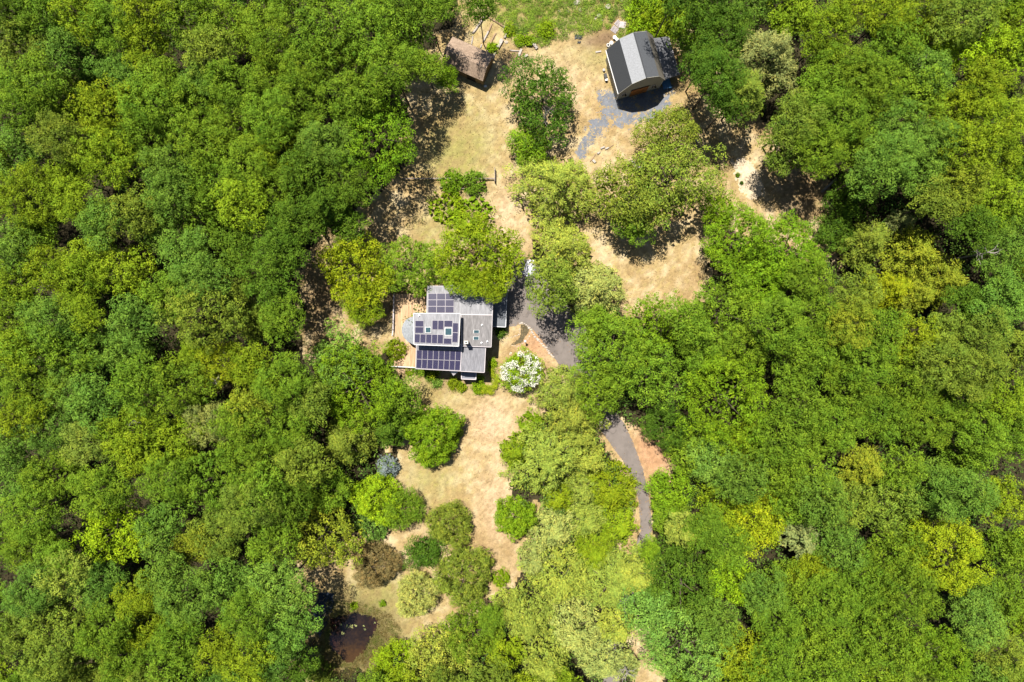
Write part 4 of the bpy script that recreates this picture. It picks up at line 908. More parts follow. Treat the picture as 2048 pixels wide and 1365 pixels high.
# ------------------------------------------------------------------ deck
dk = empty('deck', P(805, 690, 0), label='tan timber deck wrapping the left side of the house with a white front rail', cat='deck')
DZ = .95; nb = 0
for poly in ([(788, 592), (856, 592), (856, 630), (832, 640), (832, 738), (788, 733)],):
    xs = np.arange(788.4, 856, 1.62)
    m = MB(); 
    for x in xs:
        ytop = 588; ybot = 733.5 + (x - 788) * .02 if x < 833 else 640
        cuts = [ytop] + sorted(random.uniform(ytop + 10, ybot - 10) for _ in range(2)) + [ybot]
        for a_, b_ in zip(cuts[:-1], cuts[1:]):
            A = P(x, a_ + .1, DZ); B = P(x, b_, DZ); m.bar((A[0], A[1], DZ - .02 + random.uniform(-.006, .006)), (B[0], B[1], DZ - .02 + random.uniform(-.004, .004)), .142, .04)
    o = m.build('deck_boards', M_deck, dk); o['kind'] = 'stuff'
m = MB(); sub = ccw([P(x, y, DZ - .08) for x, y in [(788, 588), (856, 588), (856, 640), (833, 640), (833, 736), (788, 734)]]); m.prism(sub, .35); m.build('deck_frame', M_logb, dk)
def rail(pts, mt, nm='rail'):
    for (x0, y0), (x1, y1) in zip(pts[:-1], pts[1:]):
        A, B = Vector(P(x0, y0, DZ + .95)), Vector(P(x1, y1, DZ + .95)); L_ = (B - A).length; n = max(1, round(L_ / 1.8)); m = MB()
        m.bar(A, B, .16, .06); m.build(nm, mt, dk); m = MB(); m.bar(A - Vector((0, 0, .8)), B - Vector((0, 0, .8)), .07, .08); m.build(nm, mt, dk)
        for k in range(n + 1):
            p = A.lerp(B, k / n); m = MB(); m.bar((p.x, p.y, .2), (p.x, p.y, p.z + .05), .13, .13); m.build('post', mt, dk)
        nbal = int(L_ / .16); m = MB()
        for k in range(nbal): p = A.lerp(B, (k + .5) / nbal); m.bar((p.x, p.y, DZ + .1), (p.x, p.y, p.z - .03), .035, .035)
        o = m.build('balusters', mt, dk); o['kind'] = 'stuff'
rail([(783.5, 733.2), (829.5, 735.3)], M_white); rail([(787.5, 588), (785.8, 660), (784, 672)], M_pink)
m = MB(); A = Vector(P(829, 735, .9)); B = Vector(P(830.5, 744, .2)); m.bar(A, B, .12, .12); m.build('stair_rail', M_white, dk)
for k in range(4):
    m = MB(); c = P(806, 738 + k * 2.2, 0); m.box((c[0], c[1], .68 - .18 * k), (4.0, .28, .05)); m.build('step', M_deck, dk)

# ------------------------------------------------------------------ barn (gambrel) with lean-to
ang = R_(15.75); Cb = Vector((25.03, 49.40, 0)); U = Vector((math.cos(ang), math.sin(ang), 0)); V = Vector((-math.sin(ang), math.cos(ang), 0))
def BW(u, v, z): return Cb + U * u + V * v + Vector((0, 0, z))
bn = empty('barn', tuple(Cb), label='grey-walled gambrel barn with brown double doors and a lean-to', cat='barn')
DEP = 8.2; prof = [(-4.62, 4.34), (-2.58, 7.95), (0, 9.07), (2.64, 8.05), (4.6, 4.75)]
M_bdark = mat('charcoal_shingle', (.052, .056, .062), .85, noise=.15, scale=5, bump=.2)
M_bsunlit = mat('charcoal_shingle_sunlit', (.24, .25, .27), .7, noise=.2, scale=5, bump=.35, bscale=5, spec=.8)  # same shingle lightened, sunlight painted into the slope facing the sun
M_wall = mat('greige_board_siding', (.44, .42, .36), .8, noise=.06, scale=4)
M_door = mat('orange_brown_door', (.34, .13, .03), .6, col2=(.46, .19, .05), scale=3, stretch=(4, 4, .4))
for i in range(4):
    (u0, z0), (u1, z1) = prof[i], prof[i + 1]; d = Vector((u1 - u0, z1 - z0)).normalized(); nn = Vector((-d.y, d.x))
    # overlapping shingle courses parallel to the ridge
    L_ = math.hypot(u1 - u0, z1 - z0); nc = max(4, int(L_ / .2)); m = MB()
    lo, hi = ((u0, z0), (u1, z1)) if z0 < z1 else ((u1, z1), (u0, z0))
    sgn = 1 if z0 < z1 else -1
    for k in range(nc):
        f0, f1 = k / nc, (k + 1) / nc; a = (lo[0] + (hi[0] - lo[0]) * f0, lo[1] + (hi[1] - lo[1]) * f0); c = (lo[0] + (hi[0] - lo[0]) * f1, lo[1] + (hi[1] - lo[1]) * f1)
        t1 = .045; off = nn * t1; off2 = nn * .02
        s0, s1 = -.28, DEP + .28
        p = [BW(a[0] + off.x, s0, a[1] + off.y), BW(a[0] + off.x, s1, a[1] + off.y), BW(c[0] + off2.x, s1, c[1] + off2.y), BW(c[0] + off2.x, s0, c[1] + off2.y)]
        q = [BW(a[0], s0, a[1]), BW(a[0], s1, a[1])]
        m.poly(p if sgn < 0 else p[::-1]); m.poly([q[0], q[1], p[1], p[0]])
    a0, a1 = nn * -.14, nn * .018
    m.prism([tuple(BW(u + a1.x, v, z + a1.y)) for u, v, z in ((u0, -.28, z0), (u1, -.28, z1), (u1, DEP + .28, z1), (u0, DEP + .28, z0))],
            bottom=[tuple(BW(u + a0.x, v, z + a0.y)) for u, v, z in ((u0, -.28, z0), (u1, -.28, z1), (u1, DEP + .28, z1), (u0, DEP + .28, z0))])
    m.build('roof_slope', M_bdark if i in (0,) else M_bsunlit if i == 1 else mat('charcoal_shingle_side', (.15, .135, .11), .85, noise=.15, scale=5, bump=.2) if i == 3 else mat('charcoal_shingle_shaded', (.078, .084, .094), .85, noise=.15, scale=5, bump=.2), bn)  # light and shade of the slopes painted as tones of one shingle
# gable wall
wp = [(-4.3, 0), (4.4, 0), (4.4, 4.6), (2.58, 7.75), (0, 8.88), (-2.5, 7.75), (-4.3, 4.5)]
m = MB()
for v0, v1 in ((0, .15), (DEP - .15, DEP)):
    i = len(m.v); n = len(wp); m.v += [tuple(BW(u, v0, z)) for u, z in wp] + [tuple(BW(u, v1, z)) for u, z in wp]
    m.f.append(tuple(range(i, i + n))); m.m.append(0); m.f.append(tuple(range(i + 2 * n - 1, i + n - 1, -1))); m.m.append(0)
    for k in range(n): a, b = i + k, i + (k + 1) % n; m.f.append((a, a + n, b + n, b)); m.m.append(0)
m.build('gable_wall', M_wall, bn)
m = MB()
for u0, zt in ((-4.3, 4.5), (4.25, 4.6)):
    m = MB(); m.prism([tuple(BW(u, v, zt)) for u, v in ((u0, .153), (u0 + .15, .153), (u0 + .15, DEP - .153), (u0, DEP - .153))], zt); m.build('side_wall', M_wall, bn)
# clapboards on front
def width_at(z):
    if z < 4.5: return -4.32, 4.42
    pts = [(-4.3, 4.5), (-2.5, 7.75), (0, 8.88)]; r = [(4.4, 4.6), (2.58, 7.75), (0, 8.88)]
    def f(P_): 
        for (a, za), (b, zb) in zip(P_[:-1], P_[1:]):
            if z <= zb: return a + (b - a) * (max(z, za) - za) / (zb - za)
        return 0
    return f(pts), f(r)
m = MB()
for k in range(50):
    z = .08 + k * .18
    if z > 8.6: break
    a, b = width_at(z + .18)
    if z + .18 < 3.45:
        segs = [(a, -1.75), (1.75, b)]
    else: segs = [(a, b)]
    for s0, s1 in segs:
        m.poly([BW(s0, -.045, z), BW(s1, -.045, z), BW(s1, -.008, z + .178), BW(s0, -.008, z + .178)]); m.poly([BW(s0, -.004, z), BW(s1, -.004, z), BW(s1, -.045, z), BW(s0, -.045, z)])
o = m.build('clapboards', M_wall, bn); o['kind'] = 'stuff'
for s in (-1, 1):
    u0, u1 = (-1.72, -.02) if s < 0 else (.02, 1.72)
    m = MB(); m.prism([tuple(BW(u, v, 3.4)) for u, v in ((u0, -.12), (u1, -.12), (u1, -.05), (u0, -.05))], 3.35); d = m.build('door', M_door, bn)
    m = MB()
    for zz in (.25, 1.7, 3.2): m.bar(BW(u0 + .02, -.14, zz), BW(u1 - .02, -.14, zz), .05, .16)
    m.bar(BW(u0 + .1, -.143, .1), BW(u0 + .1, -.143, 3.3), .05, .16); m.bar(BW(u1 - .1, -.143, .1), BW(u1 - .1, -.143, 3.3), .05, .16); m.build('door_batten', M_door, d)
m = MB(); m.bar(BW(-2.0, -.16, 3.5), BW(2.0, -.16, 3.5), .06, .1); m.build('door_track', M_dark, bn)
for u0 in (-3.1, 2.95):
    m = MB(); m.bar(BW(u0 - .5, -.09, 2.0), BW(u0 + .5, -.09, 2.0), .05, 1.3); w_ = m.build('window', M_white, bn)
    for k in (-1, 1):
        for j in (-1, 1): m = MB(); m.bar(BW(u0 + k * .23 - .2, -.118, 2.0 + j * .29), BW(u0 + k * .23 + .2, -.118, 2.0 + j * .29), .012, .52); m.build('pane', M_dark, w_)
    m = MB(); m.tube([BW(u0, -.05, 3.3), BW(u0, -.4, 3.5), BW(u0, -.6, 3.3)], [.03, .03, .03], 6); m.tube([BW(u0, -.6, 3.32), BW(u0, -.6, 3.1)], [.05, .2], 10); m.build('gooseneck_lamp', M_dark, bn)
for u0 in (-4.32, 4.42):
    m = MB(); m.bar(BW(u0, -.03, 0), BW(u0, -.03, 4.4), .12, .1); m.build('corner_board', M_white, bn)
m = MB(); m.bar(BW(-4.74, -.3, 4.25), BW(-4.74, DEP + .3, 4.25), .12, .12); m.build('gutter', M_white, bn)
m = MB()
for k in range(17): m.bar(BW(-4.86, .1 + k * .5, 4.15), BW(-4.35, .1 + k * .5, 4.15), .05, .12)
o = m.build('eave_highlights', M_white, bn); o['kind'] = 'stuff'  # dashed highlights along the drip edge, shaped as white bars
m = MB(); m.bar(BW(0, -.30, 9.14), BW(0, DEP + .30, 9.14), .22, .05); m.build('ridge_cap', M_bdark, bn)
for i in range(4):
    (u0, z0), (u1, z1) = prof[i], prof[i + 1]; 
    for vv in (-.31, DEP + .31): m = MB(); m.bar(BW(u0, vv, z0 - .06), BW(u1, vv, z1 - .06), .05, .2); m.build('rake_board', M_wall, bn)
# lean-to
LT = [(4.45, 4.3), (8.15, 2.9)]; m = MB()
s0, s1 = .0, DEP + .1
m.prism([tuple(BW(u, v, z)) for u, v, z in ((LT[0][0], s0, LT[0][1]), (LT[1][0], s0 + .5, LT[1][1]), (LT[1][0], s1, LT[1][1]), (LT[0][0], s1, LT[0][1]))], .16)
m.build('lean_to_roof', mat('grey_felt', (.155, .158, .172), .8, noise=.12, scale=6, bump=.2), bn)
m = MB(); m.bar(BW(8.2, .5, 2.8), BW(8.2, s1, 2.8), .06, .2); m.build('fascia', M_pink, bn)
for v in (.6, 3.3, 6.0, 8.6): m = MB(); m.bar(BW(7.9, v, 0), BW(7.9, v, 2.8), .15, .15); m.build('post', M_siding, bn)
# tractor-blue tarp covered thing under the lean-to
t = empty('boat_trailer', tuple(BW(5.9, 1.8, 0)), label='blue-covered boat on a trailer parked under the barn lean-to', cat='boat'); m = MB(); c = BW(5.9, 1.8, 0)
hull = []
for k in range(9):
    f = k / 8; wd = .8 * (1 - (max(0, f - .55) / .45) ** 2) + .05; hull.append((wd, f * 4.6 - .9))
for (w0, v0), (w1, v1) in zip(hull[:-1], hull[1:]):
    for s in (-1, 1):
        m.poly([BW(5.9 + s * w0, v0, .9), BW(5.9 + s * w1, v1, .9), BW(5.9 + s * w1 * .5, v1, .45), BW(5.9 + s * w0 * .5, v0, .45)])
    m.poly([BW(5.9 - w0, v0, .9), BW(5.9, v0, 1.2), BW(5.9, v1, 1.2), BW(5.9 - w1, v1, .9)]); m.poly([BW(5.9, v0, 1.2), BW(5.9 + w0, v0, .9), BW(5.9 + w1, v1, .9), BW(5.9, v1, 1.2)])
m.build('hull', mat('blue_cover', (.08, .22, .42), .4, noise=.2, scale=3), t)
for s in (-1, 1):
    m = MB(); m.tube([BW(5.9 + s * .85, .6, .3), BW(5.9 + s * 1.0, .6, .3)], [.3, .3], 14); m.build('wheel', M_dark, t)
m = MB(); m.bar(BW(5.9, -1.2, .35), BW(5.9, 3.2, .35), .1, .1); m.bar(BW(5.1, .6, .3), BW(6.7, .6, .3), .08, .08); m.build('trailer_frame', M_metal, t)

# ------------------------------------------------------------------ brown shed
f0 = Vector(P(966.2, 171.5, 0)); b0 = Vector(P(986.0, 126.5, 0)); W_ = (b0 - f0).length; U2 = (b0 - f0).normalized(); V2 = Vector((-U2.y, U2.x, 0))
def SW(u, v, z): return f0 + U2 * u + V2 * v + Vector((0, 0, z))
sh = empty('shed', tuple(f0 + V2 * 4.2 + U2 * 2.4), label='brown saltbox shed with a faded shingle roof half in tree shade', cat='shed')
M_sh = mat('faded_brown_shingle', (.27, .19, .135), .9, col2=(.40, .295, .215), scale=1.4, bump=.3, bscale=9, scale2=3)
M_shw = mat('brown_boards', (.27, .19, .10), .85, noise=.25, scale=4, stretch=(4, 4, .5))
SL = 8.4; pf = [(-.25, 3.1), (1.75, 4.95), (W_ + .25, 3.5)]
for (u0, z0), (u1, z1) in zip(pf[:-1], pf[1:]):
    L_ = math.hypot(u1 - u0, z1 - z0); nc = int(L_ / .16); m = MB(); d = Vector((u1 - u0, z1 - z0)) / L_; nn = Vector((-d.y, d.x)); sgn = 1 if z0 < z1 else -1
    lo, hi = ((u0, z0), (u1, z1)) if sgn > 0 else ((u1, z1), (u0, z0))
    for k in range(nc):
        fa, fb = k / nc, (k + 1) / nc; a = [lo[i] + (hi[i] - lo[i]) * fa for i in (0, 1)]; c = [lo[i] + (hi[i] - lo[i]) * fb for i in (0, 1)]; o1, o2 = nn * .04, nn * .016
        p = [SW(a[0] + o1.x, -.2, a[1] + o1.y), SW(a[0] + o1.x, SL + .2, a[1] + o1.y), SW(c[0] + o2.x, SL + .2, c[1] + o2.y), SW(c[0] + o2.x, -.2, c[1] + o2.y)]
        m.poly(p if sgn < 0 else p[::-1]); m.poly([SW(a[0], -.2, a[1]), SW(a[0], SL + .2, a[1]), p[1], p[0]])
    m.prism([tuple(SW(u, v, z + .012)) for u, v, z in ((u0, -.2, z0), (u1, -.2, z1), (u1, SL + .2, z1), (u0, SL + .2, z0))], .14)
    m.build('roof', M_sh, sh)
m = MB()
ww = [(0, 0), (W_, 0), (W_, 3.4), (1.75, 4.78), (0, 3.15)]
i = 0; n = 5; m.v += [tuple(SW(u, 0, z)) for u, z in ww] + [tuple(SW(u, SL, z)) for u, z in ww]; m.f.append((4, 3, 2, 1, 0)); m.f.append((5, 6, 7, 8, 9)); m.m += [0, 0]
for k in range(5): a, b = k, (k + 1) % 5; m.f.append((a, b, b + 5, a + 5)); m.m.append(0)
m.build('wall', M_shw, sh)
m = MB()
for k in range(int(W_ / .3)):
    u = .15 + k * .3; zt = 3.15 + (u / 1.75) * 1.55 if u < 1.75 else 4.7 - (u - 1.75) / (W_ - 1.75) * 1.3
    m.bar(SW(u, -.02, .05), SW(u, -.02, zt - .05), .05, .03)
o = m.build('battens', M_shw, sh); o['kind'] = 'stuff'
m = MB(); m.bar(SW(-.03, 1.6, 1.0), SW(-.03, 3.4, 1.0), .06, 2.0); m.build('door', M_dark, sh)
m = MB(); m.box(tuple(SW(.0, -.5, .1)), (.5, .35, .2), .3); tag(m.build('paint_tin', M_white), 'small white tub on the grass at the front corner of the shed', 'tub')

# ------------------------------------------------------------------ fence with climbers
fn = empty('garden_fence', P(900, 357, 0), label='weathered post and rail garden fence with a side panel on the upper left lawn', cat='fence')
M_fw = mat('grey_fence_wood', (.34, .28, .24), .9, noise=.25, scale=3)
def fence_run(a, b, hgt, nrail=3):
    A, B = Vector(P(*a, 0)), Vector(P(*b, 0)); L_ = (B - A).length; n = max(1, round(L_ / 2.2))
    for k in range(n + 1): p = A.lerp(B, k / n); m = MB(); m.bar((p.x, p.y, 0), (p.x, p.y, hgt + .1), .12, .12); m.build('post', M_fw, fn)
    for j in range(nrail): z = hgt * (j + 1) / nrail - .05; m = MB(); m.bar((A.x, A.y, z), (B.x, B.y, z), .11, .09); m.build('rail', M_fw, fn)
    m = MB(); nb = int(L_ / .9)
    for k in range(nb): p = A.lerp(B, (k + .5) / nb); m.bar((p.x + .02, p.y - .07, .1), (p.x + .02, p.y - .07, hgt - .1), .04, .03)
    o = m.build('pickets', M_fw, fn); o['kind'] = 'stuff'
fence_run((806, 359), (990, 359), .95, 2); fence_run((990, 339), (990, 366), 1.5); fence_run((880, 376), (932, 379), .7, 2)

# ------------------------------------------------------------------ logs, rocks, planks, pallets, tubs
def log(a, b, r, label, mt=M_log, name='log', cat='log', flat=False, group=None, h=None):
    A, B = Vector(P(*a, 0)), Vector(P(*b, 0)); c = (A + B) / 2; rr = random.Random(int(a[0] * 3)); m = MB()
    if flat: m.bar(A + Vector((0, 0, (h or r))), B + Vector((0, 0, (h or r) + .02)), r * 2, r)
    else:
        n = 5; pts = []; rd = []
        for k in range(n): f = k / (n - 1); p = A.lerp(B, f); pts.append((p.x + rr.uniform(-.06, .06), p.y + rr.uniform(-.06, .06), r * .85)); rd.append(r * rr.uniform(.8, 1.12))
        m.tube(pts, rd, 9)
    return tag(m.build(name, mt, smooth=not flat), label, cat, group)
LG = 'logs edging the old garden beds'
def Z6(x, y): return (930 + x / 11.38, 20 + y / 11.38)
log(Z6(435, 185), Z6(290, 390), .24, 'white weathered log, upper left edge of the garden beds', group=LG)
log(Z6(285, 400), Z6(180, 545), .2, 'shorter pale log continuing the left bed edge', group=LG)
log(Z6(615, 330), Z6(545, 500), .16, 'dark half-shaded log in the middle of the beds', M_logb, group=LG)
log(Z6(535, 505), Z6(410, 742), .22, 'white log lying between two green beds', group=LG)
log(Z6(705, 540), Z6(560, 815), .15, 'thin brown log right of the white bed log', M_logb, group=LG)
log(Z6(510, 155), Z6(880, 400), .17, 'long tan log across the top of the beds', M_logb, group=LG)
log(Z6(885, 400), Z6(1090, 500), .22, 'white birch log at the upper right corner of the beds', group=LG)
log(Z6(990, 485), Z6(895, 660), .24, 'pale log down the right side of the beds', group=LG)
log(Z6(850, 690), Z6(745, 875), .34, 'thick squared grey block beside the beds', name='timber_block', cat='timber', flat=True, group=LG)
log(Z6(730, 905), Z6(700, 960), .16, 'small stub of log between thick block and shed', group=LG)
log(Z6(690, 985), Z6(612, 1155), .2, 'white log running to the back corner of the shed', group=LG)
log(Z6(175, 620), Z6(150, 800), .15, 'pale log half hidden behind the shed roof', group=LG)
log(Z6(380, 790), Z6(355, 870), .15, 'short log stub close behind the shed', group=LG)
log(Z6(535, 885), Z6(500, 970), .16, 'short tan log stub against the shed eave', group=LG)
log(Z6(1020, 925), Z6(1240, 950), .14, 'thin two-tone log lying on bare soil right of the beds', group=LG)
log(Z6(1285, 905), Z6(1215, 1075), .22, 'grey plank touching the thin two-tone log', name='plank', cat='plank', flat=True)
log(Z6(1520, 730), Z6(1640, 900), .30, 'wide pale plank lying alone at the meadow edge', name='plank', cat='plank', flat=True)
log(Z6(1350, 1080), Z6(1430, 1035), .2, 'small white board by the upper tip of the lone dark oak', name='plank', cat='plank', flat=True)
def Z9(x, y): return (1090 + x / 12.4, y / 12.4)
log(Z9(705, 572), Z9(1055, 640), .12, 'narrow brown plank in the meadow below the big white rock', M_logb, name='plank', cat='plank', flat=True)
log(Z9(1250, 1310), Z9(1390, 1285), .14, 'short pale plank left of the barn gutter', name='plank', cat='plank', flat=True)
def Z7(x, y): return (1110 + x / 9.75, 260 + y / 9.75)
log(Z7(890, 372), Z7(975, 338), .2, 'left of two white logs end to end by the old track', M_rock)
log(Z7(975, 385), Z7(1045, 355), .2, 'right of two white logs end to end by the old track', M_rock)
log(Z7(1060, 355), Z7(1150, 295), .08, 'thin brown stick beyond the white logs', M_logb, name='branch', cat='branch')
log(Z7(820, 475), Z7(880, 440), .2, 'single white log between the log pair and the leaning stick', M_rock)
log(Z7(690, 625), Z7(790, 480), .10, 'long thin brown pole next to the pale pine', M_logb, name='pole', cat='pole')
log(Z7(735, 595), Z7(785, 645), .22, 'small white board by the pole next to the pale pine', M_rock, name='board', cat='board', flat=True)
log((1389, 278), (1398, 288), .2, 'short white log right of the thin olive oak', M_rock)

def rock(px, py, r, label, mt=M_rock, h=.7, cat='rock', name='rock', parent=None):
    c = P(px, py, 0); rr = random.Random(int(px * 31 + py * 7)); m = MB(); nr, ns = 5, 9; R0 = r * .1; amp = [[rr.uniform(.78, 1.15) for _ in range(ns)] for _ in range(nr)]
    ids = []
    for i in range(nr):
        ph = i / (nr - 1) * 1.45; row = []
        for j in range(ns):
            a = 6.283 * j / ns; q = R0 * math.cos(ph) * amp[i][j]; m.v.append((c[0] + q * math.cos(a), c[1] + q * math.sin(a) * .8, -.05 + R0 * h * math.sin(ph) * (amp[i][j] * .5 + .5))); row.append(len(m.v) - 1)
        ids.append(row)
    for i in range(nr - 1):
        for j in range(ns): j2 = (j + 1) % ns; m.f.append((ids[i][j], ids[i][j2], ids[i + 1][j2], ids[i + 1][j])); m.m.append(0)
    m.f.append(tuple(ids[-1])); m.m.append(0)
    o = m.build(name, mt, parent)
    if parent is None: tag(o, label, cat)
    return o
rock(1154, 6, 7.5, 'big white rock at the top edge of the meadow'); rock(1198, 34, 7, 'tall pale rock in the meadow above the pallets'); rock(1190, 38.5, 2.8, 'little rock left of the tall pale rock')
rock(1204, 41, 3.5, 'flat tan rock at the foot of the tall pale rock', M_stone, .3); rock(1118, 23, 3.2, 'small tan rock in the left part of the meadow', M_stone); rock(1136, 24, 4, 'tan rock below left of the big white rock', M_stone, .4)
rock(1160, 20, 5, 'low tan rock just below the big white rock', M_stone, .3); rock(1243, 3, 3, 'grey rock at the top edge right of the stump'); rock(1012.6, 85, 4.5, 'rounded tan rock beside the thick timber block', M_stone)
m = MB(); c = P(1215.8, 15.3, 0); m.tube([(c[0], c[1], 0), (c[0], c[1], .45)], [.62, .5], 14); tag(m.build('tree_stump', M_rock), 'pale cut tree stump in the meadow', 'stump')
for x, y, r, lb in ((1266, 325, 4.5, 'upper rock of the pale pile under the olive oaks'), (1273, 331, 5.5, 'largest rock of the pale pile under the olive oaks'), (1279, 336, 4, 'lowest rock of the pale pile under the olive oaks')): rock(x, y, r, lb, M_rock)
# pallets
def pallet(px, py, rz, label, z=0.0, full=False):
    c = P(px, py, 0); e = empty('pallet', (c[0], c[1], 0), label=label, cat='pallet'); ca, sa = math.cos(rz), math.sin(rz)
    def w_(x, y, zz): return (c[0] + x * ca - y * sa, c[1] + x * sa + y * ca, zz + z)
    for k in range(3): m = MB(); m.bar(w_(-.6, (k - 1) * .55, .06), w_(.6, (k - 1) * .55, .06), .09, .1); m.build('bearer', M_pal, e)
    n = 9 if full else 7
    for k in range(n): x = -.54 + 1.08 * k / (n - 1); m = MB(); m.bar(w_(x, -.65, .13), w_(x, .65, .13), .13 if full else .1, .025); m.build('slat', M_pal, e)
M_pal = mat('bleached_pallet', (.50, .44, .44), .85, noise=.12, scale=3)
pallet(1229, 60, R_(-38) + 1.57, 'slatted pallet lowest of the heap behind the barn'); pallet(1236.5, 48.5, R_(-42) + 1.57, 'slatted pallet at the top of the heap behind the barn'); pallet(1244.6, 51.6, R_(-8), 'pale close-boarded pallet on the right of the heap', .16, True)
# tubs
M_tub = mat('white_plastic', (.80, .79, .76), .45)
for x, y, r, lid, lb in ((1228.5, 77.5, .36, 1, 'white lidded tub standing apart behind the barn corner'), (1222, 88.3, .36, 1, 'white lidded tub touching the barn roof line'), (1215.8, 92.8, .34, 0, 'open white tub with dark inside at the barn corner'), (1233, 81.5, .3, 1, 'smallest white tub half tucked under the barn eave')):
    c = P(x, y, 0); e = empty('plastic_tub', (c[0], c[1], 0), label=lb, cat='tub'); m = MB(); m.tube([(c[0], c[1], 0), (c[0], c[1], .55)], [r * .85, r], 16); m.build('tub_body', M_tub, e)
    m = MB(); m.tube([(c[0], c[1], .552), (c[0], c[1], .59 if lid else .56)], [r * 1.05 if lid else r * .72, r * 1.03 if lid else r * .72], 16); m.build('lid' if lid else 'contents', M_tub if lid else M_dark, e)
# garden tools leaning on the left barn wall -> small grill with cover
c = BW(-5.3, 4.9, 0); e = empty('grill', tuple(c), label='black barbecue grill beside the left barn wall', cat='grill')
m = MB(); m.box((c.x, c.y, .85), (.55, .9, .35), ang); m.build('grill_lid', M_dark, e)
for i, (a, b) in enumerate(((-.2, -.4), (.2, -.4), (-.2, .4), (.2, .4))): p = c + U * a + V * b; m = MB(); m.bar((p.x, p.y, 0), (p.x, p.y, .68), .05, .05); m.build('leg', M_metal, e)
m = MB(); p = c - V * .7; m.box((p.x, p.y, .72), (.5, .4, .04), ang); m.build('side_shelf', M_metal, e)
c = BW(-5.2, 6.3, 0); m = MB(); m.tube([(c.x, c.y, 0), (c.x, c.y, .5)], [.22, .28], 12); tag(m.build('planter', M_concrete), 'grey planter pot beside the left barn wall', 'planter')
# black tarp scraps
for x, y, s, lb in ((1157, 75, 1.6, 'crumpled black plastic sheet on the upper clearing'), (1158, 86, .7, 'small black scrap below the crumpled plastic sheet')):
    n = 9; g_ = np.linspace(-.5, .5, n); X, Y = np.meshgrid(g_, g_); c = P(x, y, 0); Zt = .05 + .22 * fbm(X * 6 + 20, Y * 6 + 30, 3)
    keep = fbm(X[:-1, :-1] * 4 + 9, Y[:-1, :-1] * 4 + 9, 5) > .38; idx = np.arange(n * n).reshape(n, n); q = np.stack([idx[:-1, :-1], idx[:-1, 1:], idx[1:, 1:], idx[1:, :-1]], -1)[keep]
    me = quick_mesh('plastic_sheet', np.stack([c[0] + X.ravel() * s, c[1] + Y.ravel() * s * .6, Zt.ravel()], 1), q, M_dark); tag(link('plastic_sheet', me), lb, 'plastic sheet')
# white tarp heap at the top of the driveway
n = 26; g_ = np.linspace(-.5, .5, n); X, Y = np.meshgrid(g_, g_); c = P(1058, 540, 0); Zt = np.clip(1.1 * (1 - (X * 2) ** 2) * (1 - (Y * 2) ** 2), 0, 1) * (.3 + 1.0 * fbm(X * 9 + 20, Y * 9 + 30, 3)) + .02
idx = np.arange(n * n).reshape(n, n); q = np.stack([idx[:-1, :-1], idx[:-1, 1:], idx[1:, 1:], idx[1:, :-1]], -1)
edge = (fbm(X[:-1, :-1] * 5 + 9, Y[:-1, :-1] * 5 + 9, 5) + .9 * (1 - np.hypot(X[:-1, :-1], Y[:-1, :-1]) * 2)) > .62
me = quick_mesh('tarp', np.stack([c[0] + X.ravel() * 2.7 + Y.ravel() * .5, c[1] + Y.ravel() * 4.0, Zt.ravel()], 1), q[edge], mat('white_tarp', (.80, .80, .84), .5, noise=.05, scale=3)); tag(link('tarp_heap', me), 'crumpled white tarpaulin heap at the top of the driveway', 'tarp')
# low stone wall beside the driveway and planting pockets
sw = empty('stone_edging', P(1075, 670, 0), label='curved dry-stone edging between the driveway and the front bed', cat='stone wall')
path = [(1040, 648), (1048, 647), (1056, 652), (1062, 660), (1068, 670), (1074, 678), (1082, 686), (1090, 694), (1096, 703), (1102, 710), (1109, 718)]
def along(path, step):
    out = []; 
    for (x0, y0), (x1, y1) in zip(path[:-1], path[1:]):
        L_ = math.hypot(x1 - x0, y1 - y0); n = max(1, int(L_ / step))
        for k in range(n): out.append((x0 + (x1 - x0) * k / n, y0 + (y1 - y0) * k / n))
    return out
for x, y in along(path, 3.4): rock(x + random.uniform(-1, 1), y + random.uniform(-1, 1), random.uniform(1.9, 3.4), None, M_rock if random.random() < .5 else M_stone, .7, name='stone', parent=sw)
sw2 = empty('stone_edging', P(1040, 690, 0), label='inner arc of stones round the sunken bed near the lamp post', cat='stone wall')
for x, y in along([(1024, 692), (1034, 693), (1042, 690), (1049, 684), (1056, 678), (1062, 664)], 3.0) + along([(1000, 678), (1020, 676), (1038, 670), (1040, 655)], 3.6): rock(x + random.uniform(-.6, .6), y + random.uniform(-.6, .6), random.uniform(1.3, 2.3), None, M_stone, .6, name='stone', parent=sw2)
sheet('flower_bed', lambda x, y: inpoly(x + (fbm(x / 4, y / 4, 2) - .5) * 5, y, [(1041, 650), (1052, 650), (1060, 660), (1052, 672), (1044, 684), (1032, 690), (1022, 690), (1030, 684), (1041, 674)]), 1015, 1070, 640, 700, 1.2, .010, M_lawn, lambda x, y: np.array([.13, .105, .06]) * (.7 + .6 * fbm(x / 3, y / 3, 6)[:, None]), label='dark soil bed inside the stone edging')
# paving beside the house
M_pave = M_stone
pv = empty('side_path', P(990, 680, 0), label='stepping stone path along the right wall of the house', cat='path')
for k in range(26): rock(random.uniform(985, 994), random.uniform(667, 700), random.uniform(1.5, 2.6), None, M_concrete, .12, name='stone', parent=pv)
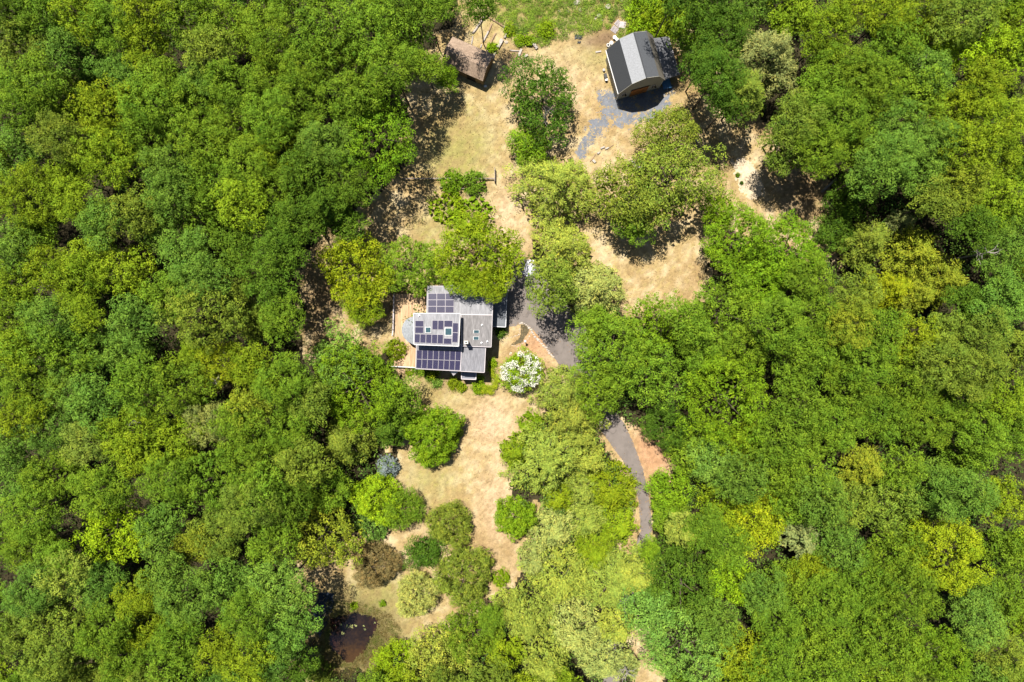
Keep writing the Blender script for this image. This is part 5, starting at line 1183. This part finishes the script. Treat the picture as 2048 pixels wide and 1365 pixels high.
# lamp post
c = P(1050, 683, 0); lp = empty('lamp_post', (c[0], c[1], 0), label='short white lamp post in the front bed beside the driveway', cat='lamp post')
m = MB(); m.bar((c[0], c[1], 0), (c[0], c[1], 1.7), .12, .12); m.build('post', M_white, lp)
m = MB(); m.tube([(c[0], c[1], 1.7), (c[0], c[1], 2.1)], [.13, .2], 8); m.build('lantern', M_glass, lp); m = MB(); m.tube([(c[0], c[1], 2.1), (c[0], c[1], 2.3)], [.27, .05], 8); m.build('lantern_cap', M_white, lp)
# dead branches and snags that show grey in the canopy
def snag(px, py, h, r, label, seed):
    c = P(px, py, h); rr = random.Random(seed); e = empty('dead_tree', (c[0], c[1], 0), label=label, cat='dead tree'); m = MB(); m.tube([(c[0], c[1], 0), (c[0] + .2, c[1], h * .6), (c[0], c[1], h)], [.2, .14, .05], 7); m.build('trunk', M_barkpale, e); m = MB()
    for k in range(11):
        a = rr.random() * 6.28; z = h * rr.uniform(.75, .98); L_ = r * rr.uniform(.5, 1); p1 = (c[0] + math.cos(a) * L_ * .5, c[1] + math.sin(a) * L_ * .5, z + .5); p2 = (c[0] + math.cos(a + .3) * L_, c[1] + math.sin(a + .3) * L_, z + .9)
        m.tube([(c[0], c[1], z), p1, p2], [.07, .05, .015], 5)
        a2 = a - .5; m.tube([p1, (p1[0] + math.cos(a2) * L_ * .35, p1[1] + math.sin(a2) * L_ * .35, z + .8)], [.04, .012], 5)
    m.build('branches', M_barkpale, e)
snag(1092, 228, 9.2, 2.2, 'bare grey snag poking from the lone oak between shed and barn', 1); snag(1980, 505, 15, 2.6, 'bare grey snag in the dark gap of the right wood', 2)
snag(85, 575, 15, 2, 'bare snag in a gap of the left wood beside yellow-green crowns', 3); snag(262, 842, 16, 1.8, 'bare forked snag in a round dark hole of the left wood', 4)
snag(1255, 1350, 11, 2.4, 'bare white branches at the bottom edge beside the small gap', 5); snag(428, 760, 15, 1.4, 'bare twigs beside the golden crown of the left wood', 6)
snag(1860, 115, 15, 1.8, 'bare grey snag near the lime crown in the upper right', 7)
o = MB(); A, B = Vector(P(1643, 385, .3)), Vector(P(1672, 358, .35)); o.tube([A, A.lerp(B, .5), B], [.28, .26, .2], 10); tag(o.build('fallen_trunk', M_barkpale, smooth=True), 'fallen grey trunk in the dark gap of the right wood', 'log')
